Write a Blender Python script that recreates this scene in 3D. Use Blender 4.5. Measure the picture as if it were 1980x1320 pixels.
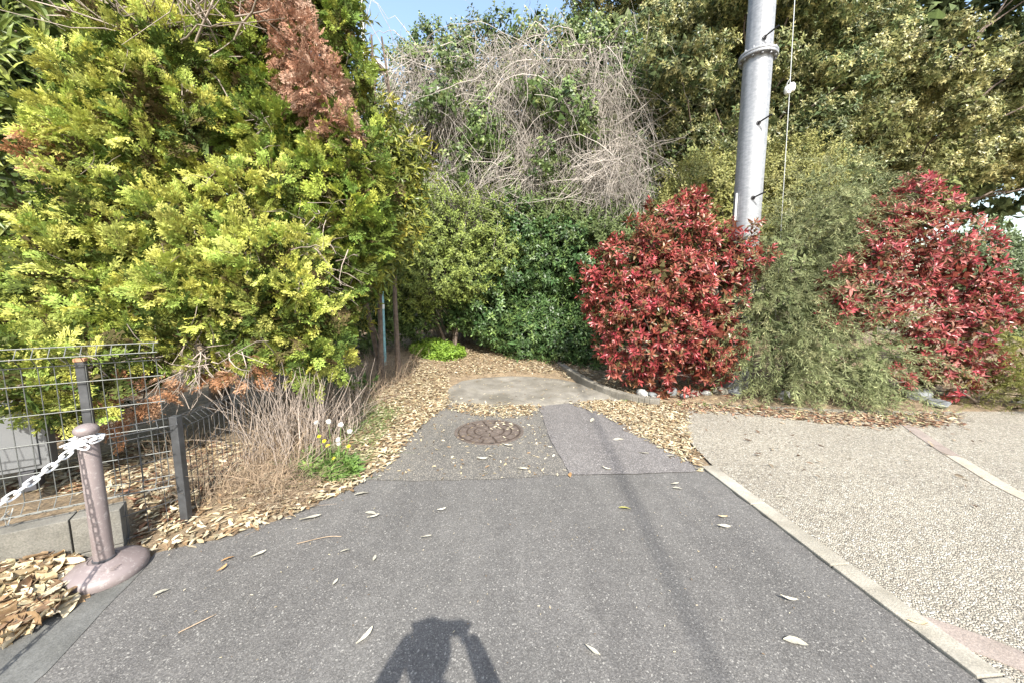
import bpy, bmesh, math, random
import numpy as np
from mathutils import Vector, Matrix

for o in list(bpy.data.objects): bpy.data.objects.remove(o)
SC = bpy.context.scene
COL = SC.collection

# ------------------------------------------------------------------ camera
H = 1.45                      # lens height above the road
PITCH = math.radians(6.8)
FPX = 715.0                   # focal length in pixels of the 1980 px wide photo
cam = bpy.data.cameras.new('camera'); camo = bpy.data.objects.new('camera', cam); COL.objects.link(camo)
cam.sensor_width = 36.0; cam.lens = 36.0 * FPX / 1980.0
cam.clip_start = 0.02; cam.clip_end = 900
camo.location = (0, 0, H); camo.rotation_euler = (math.pi / 2 - PITCH, 0, 0)
SC.camera = camo

# ------------------------------------------------------------------ light
SUN_D = Vector((-0.186, 0.903, -0.872)).normalized()          # direction the light travels
SUN_EL = math.asin(-SUN_D.z)
world = bpy.data.worlds.new('World'); SC.world = world; world.use_nodes = True
wn = world.node_tree.nodes; wl = world.node_tree.links
sky = wn.new('ShaderNodeTexSky'); sky.sky_type = 'NISHITA'; sky.sun_disc = False
sky.sun_elevation = SUN_EL
sky.sun_rotation = math.atan2(-SUN_D.x, -SUN_D.y)
sky.air_density = 1.35; sky.dust_density = 2.0; sky.ozone_density = 0.3; sky.altitude = 0
bg = wn['Background']; bg.inputs['Strength'].default_value = 0.15
wl.new(sky.outputs[0], bg.inputs['Color'])
sl = bpy.data.lights.new('sun', 'SUN'); sl.energy = 4.1; sl.angle = math.radians(0.53); sl.color = (1.0, 0.955, 0.87)
so = bpy.data.objects.new('sun', sl); COL.objects.link(so)
so.rotation_euler = SUN_D.to_track_quat('-Z', 'Y').to_euler(); so.location = (2, -6, 9)
SC.view_settings.view_transform = 'Standard'; SC.view_settings.look = 'None'
SC.view_settings.exposure = 1.36; SC.view_settings.gamma = 1.0; SC.view_settings.use_curve_mapping = False

# ------------------------------------------------------------------ layout helpers
CT, ST = math.cos(PITCH), math.sin(PITCH)
def ray(px, py):
    dx = (px - 990) / FPX; dy = (py - 660) / FPX
    return np.array([dx, CT - dy * ST, -(dy * CT + ST)])
def G(px, py, z=0.0):                 # place on the ground
    d = ray(px, py); s = (z - H) / d[2]
    return np.array([d[0] * s, d[1] * s, z])
def P(px, py, Y):                     # place Y metres ahead
    d = ray(px, py); s = Y / d[1]
    return np.array([d[0] * s, Y, H + d[2] * s])
def proj(p):                          # used only to choose which leaf clusters stand nearest
    p = np.asarray(p); y = p[:, 1]; z = H - p[:, 2]
    dep = y * CT + z * ST; dn = z * CT - y * ST
    dep = np.maximum(dep, 0.05)
    return 990 + FPX * p[:, 0] / dep, 660 + FPX * dn / dep, dep

# ------------------------------------------------------------------ object helpers
def tag(o, label=None, cat=None, group=None, kind=None):
    if label: o['label'] = label
    if cat: o['category'] = cat
    if group: o['group'] = group
    if kind: o['kind'] = kind
    return o
def link(o, parent=None):
    COL.objects.link(o)
    if parent is not None: o.parent = parent
    return o
def empty(name, loc=(0, 0, 0), label=None, cat=None, group=None, rz=0):
    o = bpy.data.objects.new(name, None); o.empty_display_size = 0.1
    o.location = Vector(loc); o.rotation_euler = (0, 0, rz)
    link(o); return tag(o, label, cat, group)
def tri_mesh(name, V, F, mat, cols=None, smooth=False):
    V = np.ascontiguousarray(V, dtype=np.float32); F = np.ascontiguousarray(F, dtype=np.int32)
    me = bpy.data.meshes.new(name)
    k = F.shape[1]
    me.vertices.add(len(V)); me.vertices.foreach_set('co', V.ravel())
    me.loops.add(F.size); me.loops.foreach_set('vertex_index', F.ravel())
    me.polygons.add(len(F)); me.polygons.foreach_set('loop_start', np.arange(0, F.size, k, dtype=np.int32))
    me.polygons.foreach_set('use_smooth', np.full(len(F), smooth))
    if cols is not None:
        a = me.attributes.new('col', 'FLOAT_COLOR', 'POINT')
        c = np.ones((len(V), 4), dtype=np.float32); c[:, :3] = np.clip(cols, 0, 1)
        a.data.foreach_set('color', c.ravel())
    me.update(calc_edges=True)
    if mat: me.materials.append(mat)
    return me
def mobj(name, me, parent=None, origin=None):
    o = bpy.data.objects.new(name, me); link(o, parent); return o
def tri_obj(name, V, F, mat, cols=None, parent=None, smooth=False, local=True):
    V = np.asarray(V, dtype=float)
    if parent is not None and local: V = V - np.array(parent.location)
    return mobj(name, tri_mesh(name, V, F, mat, cols, smooth), parent)

class MB:                              # collects boxes, tubes and lathes into one mesh
    def __init__(s): s.V = []; s.F = []; s.n = 0
    def add(s, V, F):
        V = np.asarray(V, dtype=float); s.V.append(V); s.F += [tuple(i + s.n for i in f) for f in F]; s.n += len(V); return s
    def box(s, c, size, rz=0.0, taper=1.0):
        x, y, z = np.array(size) / 2.0
        v = np.array([[sx * x * (taper if sz > 0 else 1), sy * y * (taper if sz > 0 else 1), sz * z] for sz in (-1, 1) for sy in (-1, 1) for sx in (-1, 1)])
        ca, sa = math.cos(rz), math.sin(rz)
        v = np.stack([v[:, 0] * ca - v[:, 1] * sa, v[:, 0] * sa + v[:, 1] * ca, v[:, 2]], 1) + np.array(c)
        return s.add(v, [(0, 2, 3, 1), (4, 5, 7, 6), (0, 1, 5, 4), (2, 6, 7, 3), (0, 4, 6, 2), (1, 3, 7, 5)])
    def tube(s, pts, r, sides=6, cap=True):
        V, F = tube(pts, r, sides, cap); return s.add(V, F)
    def lathe(s, prof, c=(0, 0, 0), sides=24):
        V = []; F = []
        for (r, z) in prof:
            for k in range(sides):
                a = 2 * math.pi * k / sides; V.append((c[0] + r * math.cos(a), c[1] + r * math.sin(a), c[2] + z))
        for i in range(len(prof) - 1):
            for k in range(sides):
                k2 = (k + 1) % sides
                F.append((i * sides + k, i * sides + k2, (i + 1) * sides + k2, (i + 1) * sides + k))
        F.append(tuple(range(sides))[::-1]); F.append(tuple((len(prof) - 1) * sides + k for k in range(sides)))
        return s.add(V, F)
    def mesh(s, name, mat, smooth=False, bevel=0.0):
        me = bpy.data.meshes.new(name); V = np.concatenate(s.V)
        me.from_pydata(V.tolist(), [], s.F)
        if bevel:
            bm = bmesh.new(); bm.from_mesh(me)
            bmesh.ops.bevel(bm, geom=[e for e in bm.edges], offset=bevel, segments=2, affect='EDGES', profile=0.6)
            bm.to_mesh(me); bm.free()
        me.materials.append(mat)
        if smooth:
            me.polygons.foreach_set('use_smooth', np.full(len(me.polygons), True))
            try: me.set_sharp_from_angle(angle=math.radians(40))
            except Exception: pass
        me.update(); return me
    def build(s, name, mat, parent=None, smooth=False, bevel=0.0, local=True):
        if parent is not None and local:
            off = np.array(parent.location); s.V = [v - off for v in s.V]
        return mobj(name, s.mesh(name, mat, smooth, bevel), parent)

def tube(pts, r, sides=6, cap=True):
    pts = np.asarray(pts, dtype=float); n = len(pts)
    r = np.broadcast_to(np.asarray(r, dtype=float), (n,))
    t = np.gradient(pts, axis=0); t /= (np.linalg.norm(t, axis=1, keepdims=True) + 1e-9)
    ref = np.array([0.0, 0, 1]) if abs(t[:, 2]).mean() < 0.85 else np.array([1.0, 0, 0])
    u = np.cross(t, ref); u /= (np.linalg.norm(u, axis=1, keepdims=True) + 1e-9); w = np.cross(t, u)
    a = np.arange(sides) * 2 * math.pi / sides
    V = (pts[:, None, :] + r[:, None, None] * (np.cos(a)[None, :, None] * u[:, None, :] + np.sin(a)[None, :, None] * w[:, None, :])).reshape(-1, 3)
    F = []
    for i in range(n - 1):
        for k in range(sides):
            k2 = (k + 1) % sides
            F.append((i * sides + k, i * sides + k2, (i + 1) * sides + k2, (i + 1) * sides + k))
    if cap:
        F.append(tuple(range(sides))[::-1]); F.append(tuple((n - 1) * sides + k for k in range(sides)))
    return V, F

def strands(list_pts, list_r, sides=3):       # many thin tubes in one triangle set
    VV, FF, n = [], [], 0; cache = {}
    for pts, r in zip(list_pts, list_r):
        V, _ = tube(pts, r, sides, False); m = len(pts)
        if m not in cache:
            f = []
            for i in range(m - 1):
                for k in range(sides):
                    k2 = (k + 1) % sides; a, b, c, d = i * sides + k, i * sides + k2, (i + 1) * sides + k2, (i + 1) * sides + k
                    f += [(a, b, c), (a, c, d)]
            cache[m] = np.array(f)
        VV.append(V); FF.append(cache[m] + n); n += len(V)
    return np.concatenate(VV), np.concatenate(FF)

def catmull(pts, k=8):
    p = np.asarray(pts, dtype=float); p = np.vstack([2 * p[0] - p[1], p, 2 * p[-1] - p[-2]]); out = []
    for i in range(1, len(p) - 2):
        for t in np.linspace(0, 1, k, endpoint=False):
            a, b, c, d = p[i - 1], p[i], p[i + 1], p[i + 2]
            out.append(0.5 * (2 * b + (c - a) * t + (2 * a - 5 * b + 4 * c - d) * t * t + (3 * b - a - 3 * c + d) * t ** 3))
    out.append(p[-2]); return np.array(out)

# ------------------------------------------------------------------ materials
def new_mat(name):
    m = bpy.data.materials.new(name); m.use_nodes = True
    nt = m.node_tree; b = nt.nodes['Principled BSDF']; return m, nt, b
def nd(nt, typ, **kw):
    n = nt.nodes.new(typ)
    for k, v in kw.items():
        if k.startswith('i_'):
            n.inputs[k[2:].replace('_', ' ')].default_value = v
        else: setattr(n, k, v)
    return n
def ramp(nt, fac, stops, interp='LINEAR'):
    r = nt.nodes.new('ShaderNodeValToRGB'); r.color_ramp.interpolation = interp
    e = r.color_ramp.elements
    while len(e) < len(stops): e.new(0.5)
    for el, (p, c) in zip(e, stops): el.position = p; el.color = (*c, 1) if len(c) == 3 else c
    nt.links.new(fac, r.inputs[0]); return r.outputs[0]
def mix(nt, fac, a, b, mode='MIX'):
    m = nt.nodes.new('ShaderNodeMix'); m.data_type = 'RGBA'; m.blend_type = mode
    for sock, v in ((m.inputs[0], fac), (m.inputs[6], a), (m.inputs[7], b)):
        if isinstance(v, (int, float)): sock.default_value = v
        elif isinstance(v, tuple): sock.default_value = (*v, 1)
        else: nt.links.new(v, sock)
    return m.outputs[2]
def coords(nt): return nt.nodes.new('ShaderNodeTexCoord').outputs['Object']
def noise(nt, co, scale, detail=4, rough=0.55, out='Fac'):
    n = nd(nt, 'ShaderNodeTexNoise'); n.inputs['Scale'].default_value = scale; n.inputs['Detail'].default_value = detail
    n.inputs['Roughness'].default_value = rough; nt.links.new(co, n.inputs['Vector']); return n.outputs[out]
def voro(nt, co, scale, out='Color', feature='F1'):
    n = nd(nt, 'ShaderNodeTexVoronoi', feature=feature); n.inputs['Scale'].default_value = scale
    nt.links.new(co, n.inputs['Vector']); return n.outputs[out]
def bump(nt, b, h, strength=0.3, dist=0.01):
    n = nd(nt, 'ShaderNodeBump'); n.inputs['Strength'].default_value = strength; n.inputs['Distance'].default_value = dist
    nt.links.new(h, n.inputs['Height']); nt.links.new(n.outputs[0], b.inputs['Normal'])

def leaf_mat(name, rough=0.5, trans=0.25, spec=0.4):
    m, nt, b = new_mat(name)
    a = nd(nt, 'ShaderNodeAttribute', attribute_name='col')
    co = coords(nt)
    c = mix(nt, 1.0, a.outputs['Color'], ramp(nt, noise(nt, co, 30, 2), [(0.3, (0.72, 0.72, 0.72)), (0.7, (1.2, 1.2, 1.2))]), 'MULTIPLY')
    nt.links.new(c, b.inputs['Base Color']); b.inputs['Roughness'].default_value = rough
    b.inputs['Specular IOR Level'].default_value = spec
    t = nt.nodes.new('ShaderNodeBsdfTranslucent'); nt.links.new(c, t.inputs['Color'])
    x = nt.nodes.new('ShaderNodeMixShader'); x.inputs[0].default_value = trans
    nt.links.new(b.outputs[0], x.inputs[1]); nt.links.new(t.outputs[0], x.inputs[2])
    nt.links.new(x.outputs[0], nt.nodes['Material Output'].inputs['Surface']); return m
M = {}
M['leaf'] = leaf_mat('leaf', 0.55, 0.25, 0.3)
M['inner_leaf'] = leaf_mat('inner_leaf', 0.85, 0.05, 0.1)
M['gloss_leaf'] = leaf_mat('glossy_leaf', 0.42, 0.22, 0.4)
M['red_leaf'] = leaf_mat('red_leaf', 0.36, 0.25, 0.5)
M['scale_leaf'] = leaf_mat('scale_leaf', 0.6, 0.22, 0.2)
M['dry_leaf'] = leaf_mat('dry_leaf', 0.7, 0.15, 0.2)

def simple(name, c, rough=0.6, metal=0.0, var=0.25, scale=6.0, bs=0.15, bd=0.004, fine=90.0, spec=0.4):
    m, nt, b = new_mat(name); co = coords(nt)
    lo = tuple(x * (1 - var) for x in c); hi = tuple(min(1, x * (1 + var)) for x in c)
    col = ramp(nt, noise(nt, co, scale, 6, 0.65), [(0.3, lo), (0.7, hi)])
    nt.links.new(col, b.inputs['Base Color']); b.inputs['Roughness'].default_value = rough; b.inputs['Metallic'].default_value = metal
    b.inputs['Specular IOR Level'].default_value = spec
    bump(nt, b, noise(nt, co, fine, 4), bs, bd); return m
M['bark'] = simple('bark', (0.13, 0.10, 0.08), 0.85, var=0.5, scale=14, bs=0.8, bd=0.02, fine=25)
M['vine'] = simple('dry_vine', (0.35, 0.315, 0.28), 0.8, var=0.35, scale=3, bs=0.2)
M['twig'] = simple('grey_twig', (0.30, 0.25, 0.21), 0.85, var=0.4, scale=4)
M['stalk'] = simple('dry_stalk', (0.30, 0.225, 0.155), 0.85, var=0.5, scale=5)
M['fence'] = simple('fence_wire', (0.10, 0.105, 0.10), 0.5, 0.3, var=0.3, scale=20)
M['post'] = simple('fence_post', (0.06, 0.062, 0.065), 0.5, 0.2, var=0.35, scale=15)
M['rust'] = simple('rust', (0.40, 0.20, 0.11), 0.8, var=0.4, scale=40)
M['chain'] = simple('white_plastic', (0.80, 0.80, 0.80), 0.35, var=0.05)
M['greybox'] = simple('grey_cabinet', (0.16, 0.165, 0.17), 0.45, 0.1, var=0.06, scale=3)
M['darkbox'] = simple('dark_trim', (0.05, 0.05, 0.055), 0.6)
M['teal'] = simple('teal_paint', (0.22, 0.42, 0.45), 0.5, var=0.35, scale=18, bs=0.4)
M['white'] = simple('white_paint', (0.72, 0.73, 0.72), 0.45, var=0.08)
M['porcelain'] = simple('porcelain', (0.75, 0.74, 0.70), 0.2, var=0.06)
M['wire'] = simple('steel_wire', (0.5, 0.5, 0.48), 0.4, 0.6, var=0.1)
M['bolt'] = simple('dark_steel', (0.025, 0.025, 0.028), 0.45, 0.5)
M['cloth'] = simple('dark_cloth', (0.05, 0.055, 0.08), 0.9)
M['skin'] = simple('skin', (0.50, 0.33, 0.25), 0.6, var=0.06)
M['hair'] = simple('hair', (0.02, 0.017, 0.015), 0.5)
M['phone'] = simple('phone_black', (0.015, 0.015, 0.017), 0.25)
M['yellow'] = simple('yellow_petal', (0.78, 0.58, 0.02), 0.6, var=0.15, scale=60)
M['puff'] = simple('seed_head', (0.72, 0.72, 0.68), 0.9, var=0.1)
M['rock'] = simple('rock', (0.30, 0.30, 0.29), 0.85, var=0.4, scale=9, bs=0.8, bd=0.02, fine=30)

def mat_asphalt(name, dark, light, fleck, fl_amt=0.9, tint=(1, 1, 1)):
    m, nt, b = new_mat(name); co = coords(nt)
    big = noise(nt, co, 0.9, 5, 0.6); mid = noise(nt, co, 9, 4, 0.7)
    base = ramp(nt, big, [(0.32, dark), (0.70, light)])
    base = mix(nt, 0.4, base, ramp(nt, mid, [(0.3, (0.7, 0.7, 0.7)), (0.7, (1.25, 1.25, 1.25))]), 'MULTIPLY')
    mpz = nd(nt, 'ShaderNodeMapping'); mpz.inputs['Scale'].default_value = (2.2, 0.25, 1); mpz.inputs['Rotation'].default_value = (0, 0, 0.12); nt.links.new(co, mpz.inputs[0])
    base = mix(nt, 0.55, base, ramp(nt, noise(nt, mpz.outputs[0], 1.6, 5, 0.6), [(0.35, (0.78, 0.78, 0.79)), (0.62, (1.12, 1.12, 1.11))]), 'MULTIPLY')
    v = voro(nt, co, 170, 'Color'); sep = nd(nt, 'ShaderNodeSeparateColor'); nt.links.new(v, sep.inputs[0])
    gr = ramp(nt, sep.outputs[0], [(0.0, (0.74, 0.74, 0.74)), (0.6, (1.0, 1.0, 1.0)), (1.0, (1.3, 1.3, 1.3))])
    base = mix(nt, 1.0, base, gr, 'MULTIPLY')
    fl = ramp(nt, sep.outputs[1], [(fl_amt, (0, 0, 0)), (fl_amt + 0.03, (1, 1, 1))])
    base = mix(nt, fl, base, fleck)
    v2 = voro(nt, co, 320, 'Color'); s2 = nd(nt, 'ShaderNodeSeparateColor'); nt.links.new(v2, s2.inputs[0])
    base = mix(nt, ramp(nt, s2.outputs[0], [(0.90, (0, 0, 0)), (0.96, (0.6, 0.6, 0.6))]), base, fleck)
    nt.links.new(base, b.inputs['Base Color']); b.inputs['Roughness'].default_value = 0.85
    b.inputs['Specular IOR Level'].default_value = 0.3
    add = nd(nt, 'ShaderNodeMath', operation='ADD'); nt.links.new(voro(nt, co, 120, 'Distance'), add.inputs[0]); nt.links.new(noise(nt, co, 300, 2), add.inputs[1])
    bump(nt, b, add.outputs[0], 0.35, 0.005); return m
M['asphalt'] = mat_asphalt('asphalt', (0.094, 0.090, 0.085), (0.120, 0.115, 0.109), (0.25, 0.24, 0.22), 0.955)
M['asphalt_old'] = mat_asphalt('old_asphalt', (0.088, 0.084, 0.077), (0.128, 0.121, 0.111), (0.29, 0.265, 0.22), 0.88)
M['asphalt_patch'] = mat_asphalt('pinkish_asphalt', (0.110, 0.103, 0.099), (0.140, 0.131, 0.126), (0.30, 0.28, 0.27), 0.9)

def mat_paving():
    m, nt, b = new_mat('resin_gravel'); co = coords(nt)
    v = voro(nt, co, 88, 'Color'); sep = nd(nt, 'ShaderNodeSeparateColor'); nt.links.new(v, sep.inputs[0])
    c = ramp(nt, sep.outputs[0], [(0.0, (0.15, 0.135, 0.11)), (0.2, (0.30, 0.27, 0.22)), (0.5, (0.39, 0.355, 0.285)), (0.8, (0.46, 0.425, 0.35)), (1.0, (0.55, 0.53, 0.47))])
    d = voro(nt, co, 88, 'Distance', 'DISTANCE_TO_EDGE')
    c = mix(nt, ramp(nt, d, [(0.0, (1, 1, 1)), (0.16, (0, 0, 0))]), c, (0.11, 0.095, 0.07))
    c = mix(nt, 0.6, c, ramp(nt, noise(nt, co, 1.3, 5, 0.6), [(0.3, (0.80, 0.79, 0.78)), (0.7, (1.12, 1.12, 1.10))]), 'MULTIPLY')
    nt.links.new(c, b.inputs['Base Color']); b.inputs['Roughness'].default_value = 0.7
    bump(nt, b, ramp(nt, d, [(0.0, (0, 0, 0)), (0.35, (1, 1, 1))]), 0.7, 0.008); return m
M['paving'] = mat_paving()

def mat_concrete(name, c, stain=(0.5, 0.5, 0.46), moss=None):
    m, nt, b = new_mat(name); co = coords(nt)
    lo = tuple(x * 0.72 for x in c); hi = tuple(x * 1.2 for x in c)
    col = ramp(nt, noise(nt, co, 5, 7, 0.7), [(0.28, lo), (0.72, hi)])
    col = mix(nt, 1.0, col, ramp(nt, noise(nt, co, 130, 3, 0.7), [(0.3, (0.65, 0.65, 0.65)), (0.7, (1.2, 1.2, 1.2))]), 'MULTIPLY')
    col = mix(nt, 0.8, col, ramp(nt, noise(nt, co, 1.7, 5, 0.65), [(0.35, stain), (0.6, (1, 1, 1))]), 'MULTIPLY')
    if moss: col = mix(nt, ramp(nt, noise(nt, co, 3.5, 6, 0.7), [(0.55, (0, 0, 0)), (0.75, (0.7, 0.7, 0.7))]), col, moss)
    nt.links.new(col, b.inputs['Base Color']); b.inputs['Roughness'].default_value = 0.9
    bump(nt, b, noise(nt, co, 110, 5, 0.7), 0.5, 0.006); return m
M['concrete'] = mat_concrete('concrete', (0.21, 0.20, 0.178), moss=(0.12, 0.12, 0.09))
M['kerb'] = mat_concrete('kerb_concrete', (0.37, 0.345, 0.29), (0.5, 0.48, 0.43))
M['slab'] = mat_concrete('slab_concrete', (0.23, 0.213, 0.182), (0.45, 0.43, 0.38), moss=(0.10, 0.09, 0.06))
M['gutter'] = mat_concrete('gutter_concrete', (0.135, 0.135, 0.128))
M['stone_pink'] = mat_concrete('pink_stone', (0.27, 0.225, 0.195), (0.8, 0.78, 0.75))
M['stone_cream'] = mat_concrete('cream_stone', (0.40, 0.35, 0.28), (0.85, 0.83, 0.8))
M['pale_rock'] = mat_concrete('pale_rock', (0.23, 0.215, 0.18))
M['blue_rock'] = mat_concrete('blue_grey_rock', (0.20, 0.215, 0.225))
def mat_soil():
    m, nt, b = new_mat('soil'); co = coords(nt)
    c = ramp(nt, noise(nt, co, 7, 8, 0.75), [(0.25, (0.10, 0.075, 0.05)), (0.5, (0.22, 0.165, 0.105)), (0.75, (0.36, 0.285, 0.19))])
    c = mix(nt, 0.7, c, ramp(nt, voro(nt, co, 55, 'Color'), [(0.0, (0.5, 0.5, 0.5)), (1.0, (1.5, 1.45, 1.35))]), 'MULTIPLY')
    nt.links.new(c, b.inputs['Base Color']); b.inputs['Roughness'].default_value = 0.95
    bump(nt, b, noise(nt, co, 45, 6, 0.8), 1.0, 0.02); return m
M['soil'] = mat_soil()
def mat_galv():
    m, nt, b = new_mat('galvanised_steel'); co = coords(nt)
    mp = nd(nt, 'ShaderNodeMapping'); mp.inputs['Scale'].default_value = (1, 1, 2.2); nt.links.new(co, mp.inputs[0])
    sp = ramp(nt, noise(nt, mp.outputs[0], 16, 6, 0.75), [(0.25, (0.17, 0.18, 0.195)), (0.5, (0.26, 0.27, 0.285)), (0.75, (0.36, 0.365, 0.375))])
    mp2 = nd(nt, 'ShaderNodeMapping'); mp2.inputs['Scale'].default_value = (12, 12, 0.6); nt.links.new(co, mp2.inputs[0])
    sp = mix(nt, 0.7, sp, ramp(nt, noise(nt, mp2.outputs[0], 1.5, 4, 0.6), [(0.35, (0.75, 0.75, 0.77)), (0.65, (1.1, 1.1, 1.1))]), 'MULTIPLY')
    nt.links.new(sp, b.inputs['Base Color']); b.inputs['Roughness'].default_value = 0.5; b.inputs['Metallic'].default_value = 0.25
    bump(nt, b, noise(nt, co, 60, 3), 0.1, 0.003); return m
M['galv'] = mat_galv()
def mat_stanchion():
    m, nt, b = new_mat('taupe_plastic'); co = coords(nt)
    c = ramp(nt, noise(nt, co, 4, 6, 0.7), [(0.3, (0.15, 0.122, 0.12)), (0.7, (0.205, 0.17, 0.165))])
    c = mix(nt, ramp(nt, noise(nt, co, 38, 4, 0.75), [(0.54, (0, 0, 0)), (0.70, (0.7, 0.7, 0.7))]), c, (0.33, 0.30, 0.29))
    nt.links.new(c, b.inputs['Base Color']); b.inputs['Roughness'].default_value = 0.5; bump(nt, b, noise(nt, co, 80, 4), 0.1, 0.002); return m
M['taupe'] = mat_stanchion()
def mat_iron():
    m, nt, b = new_mat('rusted_iron'); co = coords(nt)
    c = ramp(nt, noise(nt, co, 14, 7, 0.75), [(0.25, (0.075, 0.06, 0.05)), (0.55, (0.13, 0.104, 0.088)), (0.8, (0.19, 0.155, 0.135))])
    nt.links.new(c, b.inputs['Base Color']); b.inputs['Roughness'].default_value = 0.7; b.inputs['Metallic'].default_value = 0.2
    bump(nt, b, noise(nt, co, 120, 4), 0.35, 0.004); return m
M['iron'] = mat_iron()
M['iron_dark'] = simple('dark_iron', (0.05, 0.036, 0.028), 0.85, var=0.4, scale=20)  # darker iron for the lid face between its raised pads

# ------------------------------------------------------------------ terrain
EDGE_L = np.array([G(px, py)[:2] for px, py in [(60, 1325), (175, 1190), (300, 1068), (420, 1042), (560, 995), (690, 938), (760, 885), (795, 835), (868, 782)]])
def left_edge(y): return np.interp(y, EDGE_L[:, 1], EDGE_L[:, 0])
BED = np.array([G(px, py)[:2] for px, py in [(1130, 778), (1300, 783), (1450, 792), (1620, 800), (1800, 806), (1980, 806)]])
def bed_edge(x): return np.interp(x, BED[:, 0], BED[:, 1])
def sstep(a, b, x):
    t = np.clip((x - a) / (b - a), 0, 1); return t * t * (3 - 2 * t)
def terrain(x, y):
    x = np.asarray(x, float); y = np.asarray(y, float)
    z = -0.014 + 0 * x
    dl = left_edge(np.clip(y, 1.0, 5.0)) - x
    z = z + 0.13 * sstep(0.02, 0.9, dl) * sstep(1.2, 2.0, y)
    z = z + 0.34 * sstep(5.3, 9.2, y) * (1 - 0.5 * sstep(0.8, 3.5, x))
    z = z + 0.05 * sstep(0.0, 0.5, y - bed_edge(x)) * sstep(1.9, 2.6, x)
    return z + 0.012 * np.sin(x * 3.1 + y * 1.3) * np.sin(y * 2.7 - x) * sstep(0.1, 0.6, np.maximum(dl, y - 5.4))
def ground_z(x, y): return np.maximum(terrain(x, y), 0.004)
gx = np.concatenate([np.linspace(-400, -16, 14), np.linspace(-14, 16, 181), np.linspace(18, 400, 14)])
gy = np.concatenate([np.linspace(-200, -6, 8), np.linspace(-5, 16, 141), np.linspace(18, 600, 16)])
XX, YY = np.meshgrid(gx, gy); ZZ = terrain(XX, YY)
V = np.stack([XX.ravel(), YY.ravel(), ZZ.ravel()], 1); nx = len(gx)
I = (np.arange(len(gy) - 1)[:, None] * nx + np.arange(nx - 1)[None, :]).ravel()
ground = tri_obj('ground', V, np.stack([I, I + 1, I + nx + 1, I + nx], 1), M['soil'], smooth=True)
tag(ground, kind='structure', label='brown soil ground under the leaf litter and planting')

def sheet(name, poly, z, mat, parent=None, wob=0.0, seed=0, thick=0.0):
    rng = np.random.default_rng(seed); p = np.asarray([q[:2] for q in poly], float); out = []
    for i in range(len(p)):
        a, b = p[i], p[(i + 1) % len(p)]; L = np.linalg.norm(b - a); k = max(1, int(L / 0.08)) if wob else 1
        for t in np.arange(k) / k:
            q = a + (b - a) * t
            if wob and t > 0: q = q + rng.normal(0, wob, 2)
            out.append(q)
    bm = bmesh.new(); vs = [bm.verts.new((q[0], q[1], z)) for q in out]; f = bm.faces.new(vs)
    if f.normal.z < 0: f.normal_flip()
    if thick:
        r = bmesh.ops.extrude_face_region(bm, geom=[f]); 
        for v in r['geom']:
            if isinstance(v, bmesh.types.BMVert): v.co.z -= thick
    bmesh.ops.triangulate(bm, faces=bm.faces[:]); bm.normal_update()
    me = bpy.data.meshes.new(name); bm.to_mesh(me); bm.free(); me.materials.append(mat)
    o = mobj(name, me, parent); return o

KX0, KX1 = G(1355, 902), G(1900, 1322)            # road edge of the kerb strip, far and near
kd = (KX1 - KX0)[:2]; kd /= np.linalg.norm(kd); kn = np.array([-kd[1], kd[0]]); kn = kn if kn[0] > 0 else -kn
def along(a, t, off=0.0): return a[:2] + kd * t + kn * off
road_poly = [(-1.9, -3.0)] + [tuple(e) for e in EDGE_L] + [G(960, 782)[:2], G(1045, 785)[:2], G(1130, 778)[:2], G(1180, 800)[:2], G(1250, 845)[:2], G(1335, 890)[:2]] + [tuple(along(KX0, 0)), tuple(along(KX0, 6.2))]
road = tag(sheet('road', road_poly, 0.0, M['asphalt'], wob=0.006, seed=1), kind='structure', label='dark grey asphalt lane running towards the shrubs')
old_poly = [G(700, 930), G(765, 885), G(797, 835), G(868, 782), G(960, 784), G(1042, 785), G(1062, 850), G(1100, 918), G(1000, 924), G(860, 928)]
tag(sheet('old_asphalt', old_poly, 0.004, M['asphalt_old'], road, wob=0.014, seed=2), label='worn grey asphalt around the manhole')
patch_poly = [G(1042, 785), G(1128, 778), G(1178, 802), G(1250, 848), G(1338, 896), G(1345, 912), G(1220, 917), G(1102, 918), G(1064, 850)]
tag(sheet('asphalt_patch', patch_poly, 0.008, M['asphalt_patch'], road, wob=0.004, seed=3), label='pinkish grey repair patch right of the manhole')
gut = [(-2.6, -2.0), (-1.78, -2.0), G(90, 1300)[:2], G(200, 1180)[:2], G(292, 1085)[:2], G(268, 1066)[:2], G(0, 1128)[:2], (-4.0, 0.9)]
tag(sheet('gutter', gut, 0.003, M['gutter'], wob=0.003, seed=4), kind='structure', label='grey concrete gutter strip at the foot of the low wall')

# humped concrete crossing behind the manhole
sp = [G(860, 783), G(1045, 787), G(1130, 780), G(1215, 776), G(1150, 748), G(1080, 733), G(980, 728), G(872, 738)]
bm = bmesh.new(); c0 = np.mean(sp, axis=0); rings = []
for k, f in enumerate((1.0, 0.85, 0.6, 0.3)):
    rings.append([bm.verts.new((c0[0] + (p[0] - c0[0]) * f, c0[1] + (p[1] - c0[1]) * f, (-0.02, 0.022, 0.034, 0.038)[k] + 0.025 * max(0, p[1] - 5.3) * f)) for p in sp])
for a, b in zip(rings, rings[1:]):
    for i in range(len(sp)): bm.faces.new((a[i], a[(i + 1) % len(sp)], b[(i + 1) % len(sp)], b[i]))
bm.faces.new(rings[-1]); bmesh.ops.recalc_face_normals(bm, faces=bm.faces[:])
bmesh.ops.subdivide_edges(bm, edges=bm.edges[:], cuts=3, use_grid_fill=True, smooth=0.4)
me = bpy.data.meshes.new('concrete_crossing'); bm.to_mesh(me); bm.free(); me.materials.append(M['slab'])
me.polygons.foreach_set('use_smooth', np.full(len(me.polygons), True))
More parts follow.
